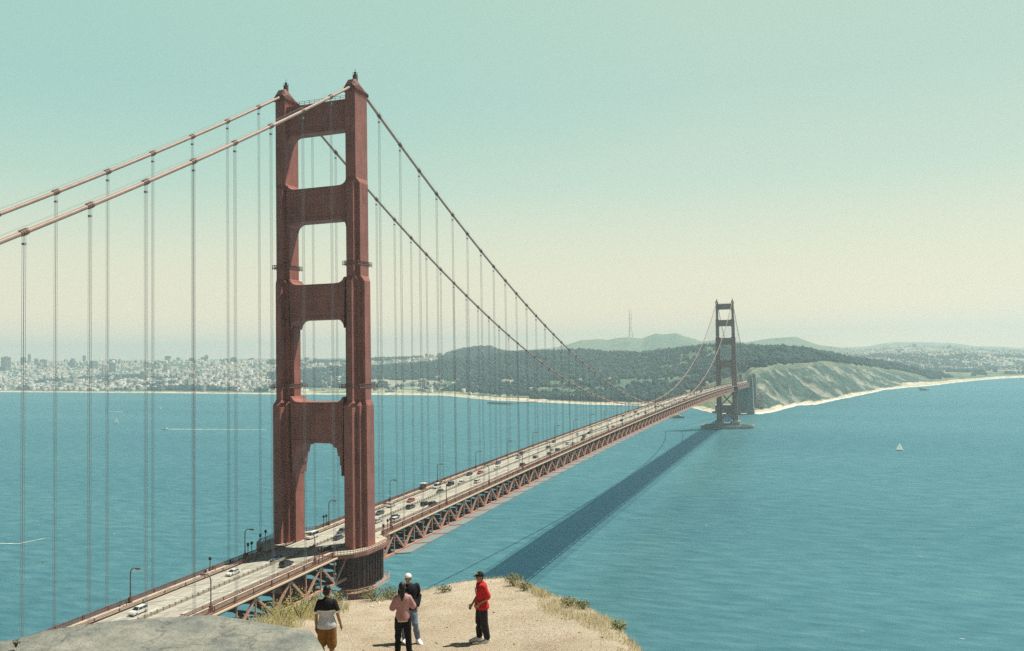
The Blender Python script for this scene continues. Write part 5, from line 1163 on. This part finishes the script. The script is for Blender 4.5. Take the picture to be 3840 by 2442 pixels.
KHA = mat('pale_print', (.55, .50, .42), .9); GRY = mat('grey_print', (.55, .42, .40), .9); CAPY = mat('cap_yellow', (.72, .55, .08), .8); HEM = mat('cream_hem', (.62, .52, .36), .9)
# man with his back to us: black-over-pale shirt, brown shorts, walking away
J = joints(shL=(-.155, 0, 1.39), shR=(.155, 0, 1.39), elL=(-.225, -.03, 1.12), wrL=(-.235, .03, .86), elR=(.235, .0, 1.13), wrR=(.285, .08, .88), knL=(-.11, .07, .50), anL=(-.11, .02, .10), ftL=(-.13, .17, .05), knR=(.11, -.02, .48), anR=(.13, -.16, .11), ftR=(.15, -.02, .04), turn=-.45, build=.93, head=(.012, .03, 1.63))
def mf1(c):
    z = c[:, 2]-.0; arm = abs(c[:, 0]) > .2; m_ = np.where(z > 1.235, 0, 1); m_ = np.where((z > 1.215) & (z <= 1.24) & ~arm, 2, m_); m_ = np.where(arm, np.where(z < 1.215, 2, 0), m_); return m_
person(J, 'tan', 'person seen from behind in a black-over-pale-grey T-shirt and brown shorts, leftmost of the four', 1218, 18.6, YAW+.05,
       [P_shirt([BLK, GREYW, WHT], .62, matfn=mf1, hem=.3), P_trousers(BRN, .024, .5, 'shorts'), P_hair(True), P_shoes()])
# woman with her back to us: dusty pink top, black trousers, both hands raised in front of her
J = joints(shL=(-.145, 0, 1.375), shR=(.145, 0, 1.375), elL=(-.245, .04, 1.14), wrL=(-.10, .26, 1.20), elR=(.245, .05, 1.16), wrR=(.13, .27, 1.22), knL=(-.12, .02, .48), knR=(.12, .0, .48), anL=(-.13, -.02, .085), anR=(.14, .03, .085), ftL=(-.15, .13, .03), ftR=(.17, .18, .03), build=.88, head=(-.01, .03, 1.62), curl=.9)
def mf2(c): return np.where((c[:, 2] < .885) & (abs(c[:, 0]) < .22), 1, 0)
person(J, 'brown', 'long-haired person seen from behind in a dusty pink top and black trousers', 1500, 19.0, YAW+.12, [P_shirt([PINK, HEM], .95, matfn=mf2, hem=.15, g=.02), P_trousers(BLK, .016), P_hair(False), P_shoes(BLK)], .955)
# man in a white cap and black sweatshirt, stepping towards us
J = joints(shL=(-.19, 0, 1.40), elL=(-.26, -.08, 1.13), wrL=(-.20, .06, .93), elR=(.24, .0, 1.14), wrR=(.15, .20, 1.0), knL=(-.12, .17, .52), anL=(-.20, .06, .12), ftL=(-.24, .22, .04), knR=(.10, -.02, .48), anR=(.12, -.16, .10), ftR=(.13, .0, .03), turn=-.25, head=(.03, .06, 1.62), neck=(.01, .01, 1.47), chest=(0, .02, 1.30), build=1.05, curl=.9)
person(J, 'tan', 'person in a white cap, black sweatshirt and faded jeans facing us behind the pink top', 1524, 21.0, YAW+math.pi+.25, [P_shirt([BLK], 1, long=True, g=.024, name='sweatshirt'), P_trousers(JEAN, .018), P_cap(mat('cap_white', (.80, .79, .74), .8), True), P_hair(True), P_shoes(),
       P_patch((0.03, .150, 1.27), .11, .07, GREYW)])
# man in red facing left
J = joints(shL=(-.185, .0, 1.40), shR=(.185, .0, 1.40), elL=(-.225, -.10, 1.13), wrL=(-.16, .12, 1.0), elR=(.24, .01, 1.12), wrR=(.24, .17, .90), knL=(-.11, -.03, .49), knR=(.10, .05, .49), anL=(-.12, -.10, .085), anR=(.12, .03, .085), ftL=(-.15, .07, .03), ftR=(.14, .20, .03), head=(0, .045, 1.625), build=1.04, turn=.2, curl=1.0)
person(J, 'tan', 'person in a red T-shirt, black cap and black trousers standing apart on the right', 1793, 20.8, YAW+math.pi/2+.35, [P_shirt([RED], .8, g=.026, hem=.3), P_trousers(TRK, .026, cuff=.004, end=.84), P_cap(BLK, False, CAPY), P_hair(True), P_shoes(),
       P_patch((0.0, .150, 1.30), .15, .10, GRY), P_patch((-.13, .135, .98), .09, .11, KHA, 'held_phone')])
# walkers on the sidewalks
wp = None; WC = [BLK, WHT, RED, JEAN, GREYW]; 
for i, (px, py, x0, lab) in enumerate([(770, 2147, -11.5, 'tiny walker in dark clothes on the far sidewalk, left one below the white-topped post'), (777, 2141, -11.2, 'tiny walker right beside the darker one below the white-topped post'), (807, 2127, -11.5, 'tiny walker just right of the white-topped lantern post'),
        (474, 2256, -11.6, 'tiny walker in dark clothes left of the leftmost lamp post'), (1141, 1997, -11.5, 'tiny walker beside the left tower leg on the far sidewalk'), (1862, 1721, -11.5, 'tiny walker on the far sidewalk well past the booth'), (1747, 1763, -11.5, 'tiny walker in white on the far sidewalk past the second lamp'),
        (1670, 1792, -11.5, 'tiny walker between the booth and the third lamp on the far sidewalk'), (1690, 1786, -11.4, 'tiny walker slightly ahead of the one past the booth')]):
    p = onX(px, py, x0); e = empty('person', (x0, p[1], zd(p[1])+.2), i*.9); mb = MB()
    limb(mb, [(-.1, 0, .06), (-.1, .02, .48), (-.09, 0, .9)], [.05, .06, .09]); limb(mb, [(.1, -.15, .06), (.1, .05, .48), (.09, 0, .9)], [.05, .06, .09]); limb(mb, [(0, 0, .92), (0, 0, 1.15), (0, 0, 1.38)], [.14, .14, .15])
    for s in (-1, 1): limb(mb, [(s*.19, 0, 1.4), (s*.24, -.03, 1.12), (s*.22, .1, .88)], [.055, .045, .035])
    limb(mb, [(0, 0, 1.4), (0, .01, 1.55)], [.06, .055]); ball(mb, (0, .01, 1.63), (.085, .1, .115)); col = WC[i % 5]; sk = SKIN['tan']
    baked('body', mb, [sk, col, BLK, HAIR], e, .03, 2, lambda c: np.where(c[:, 2] > 1.68, 3, np.where(c[:, 2] > 1.5, 0, np.where(c[:, 2] > .9, 1, 2))))
    tag(e, lab, 'person', 'walkers on the bridge sidewalk')
# gliding bird low over the water at the left
e = empty('bird', onX(159, 2109, -20), .9); mb = MB(); mb.tube([(0, -.5, 0), (0, -.25, .02), (0, .15, .03), (0, .45, .05), (0, .75, .02)], [.03, .12, .13, .06, .02], 8); mb.build('body', mat('bird_brown', (.06, .055, .05), .8), e)
for s in (-1, 1):
    mb = MB(); mb.loft([[(s*.08, -.15, .03), (s*.08, .2, .05), (s*.08, .2, .08)], [(s*.7, -.12, .18), (s*.7, .22, .2), (s*.7, .2, .22)], [(s*1.4, -.25, .08), (s*1.4, -.02, .1), (s*1.4, -.04, .11)]]); mb.build('wing', MATS['bird_brown'], e)
tag(e, 'dark long-winged bird gliding over the water at the lower left', 'bird')

# ---------------------------------------------------------------- haze
m = bpy.data.materials.new('sea_air'); m.use_nodes = True; t = m.node_tree; t.nodes.remove(t.nodes['Principled BSDF'])
pv = N(t, 'ShaderNodeVolumePrincipled'); pv.inputs['Color'].default_value = (.72, .90, .94, 1); pv.inputs['Density'].default_value = 1.15e-4; pv.inputs['Anisotropy'].default_value = .15
t.links.new(pv.outputs[0], t.nodes['Material Output'].inputs['Volume'])
mb = MB(); mb.box((-17000, -17000, -23), (17000, 17000, 560)); tag(mb.build('haze', m), 'thin sea haze over the strait', 'haze', kind='stuff')
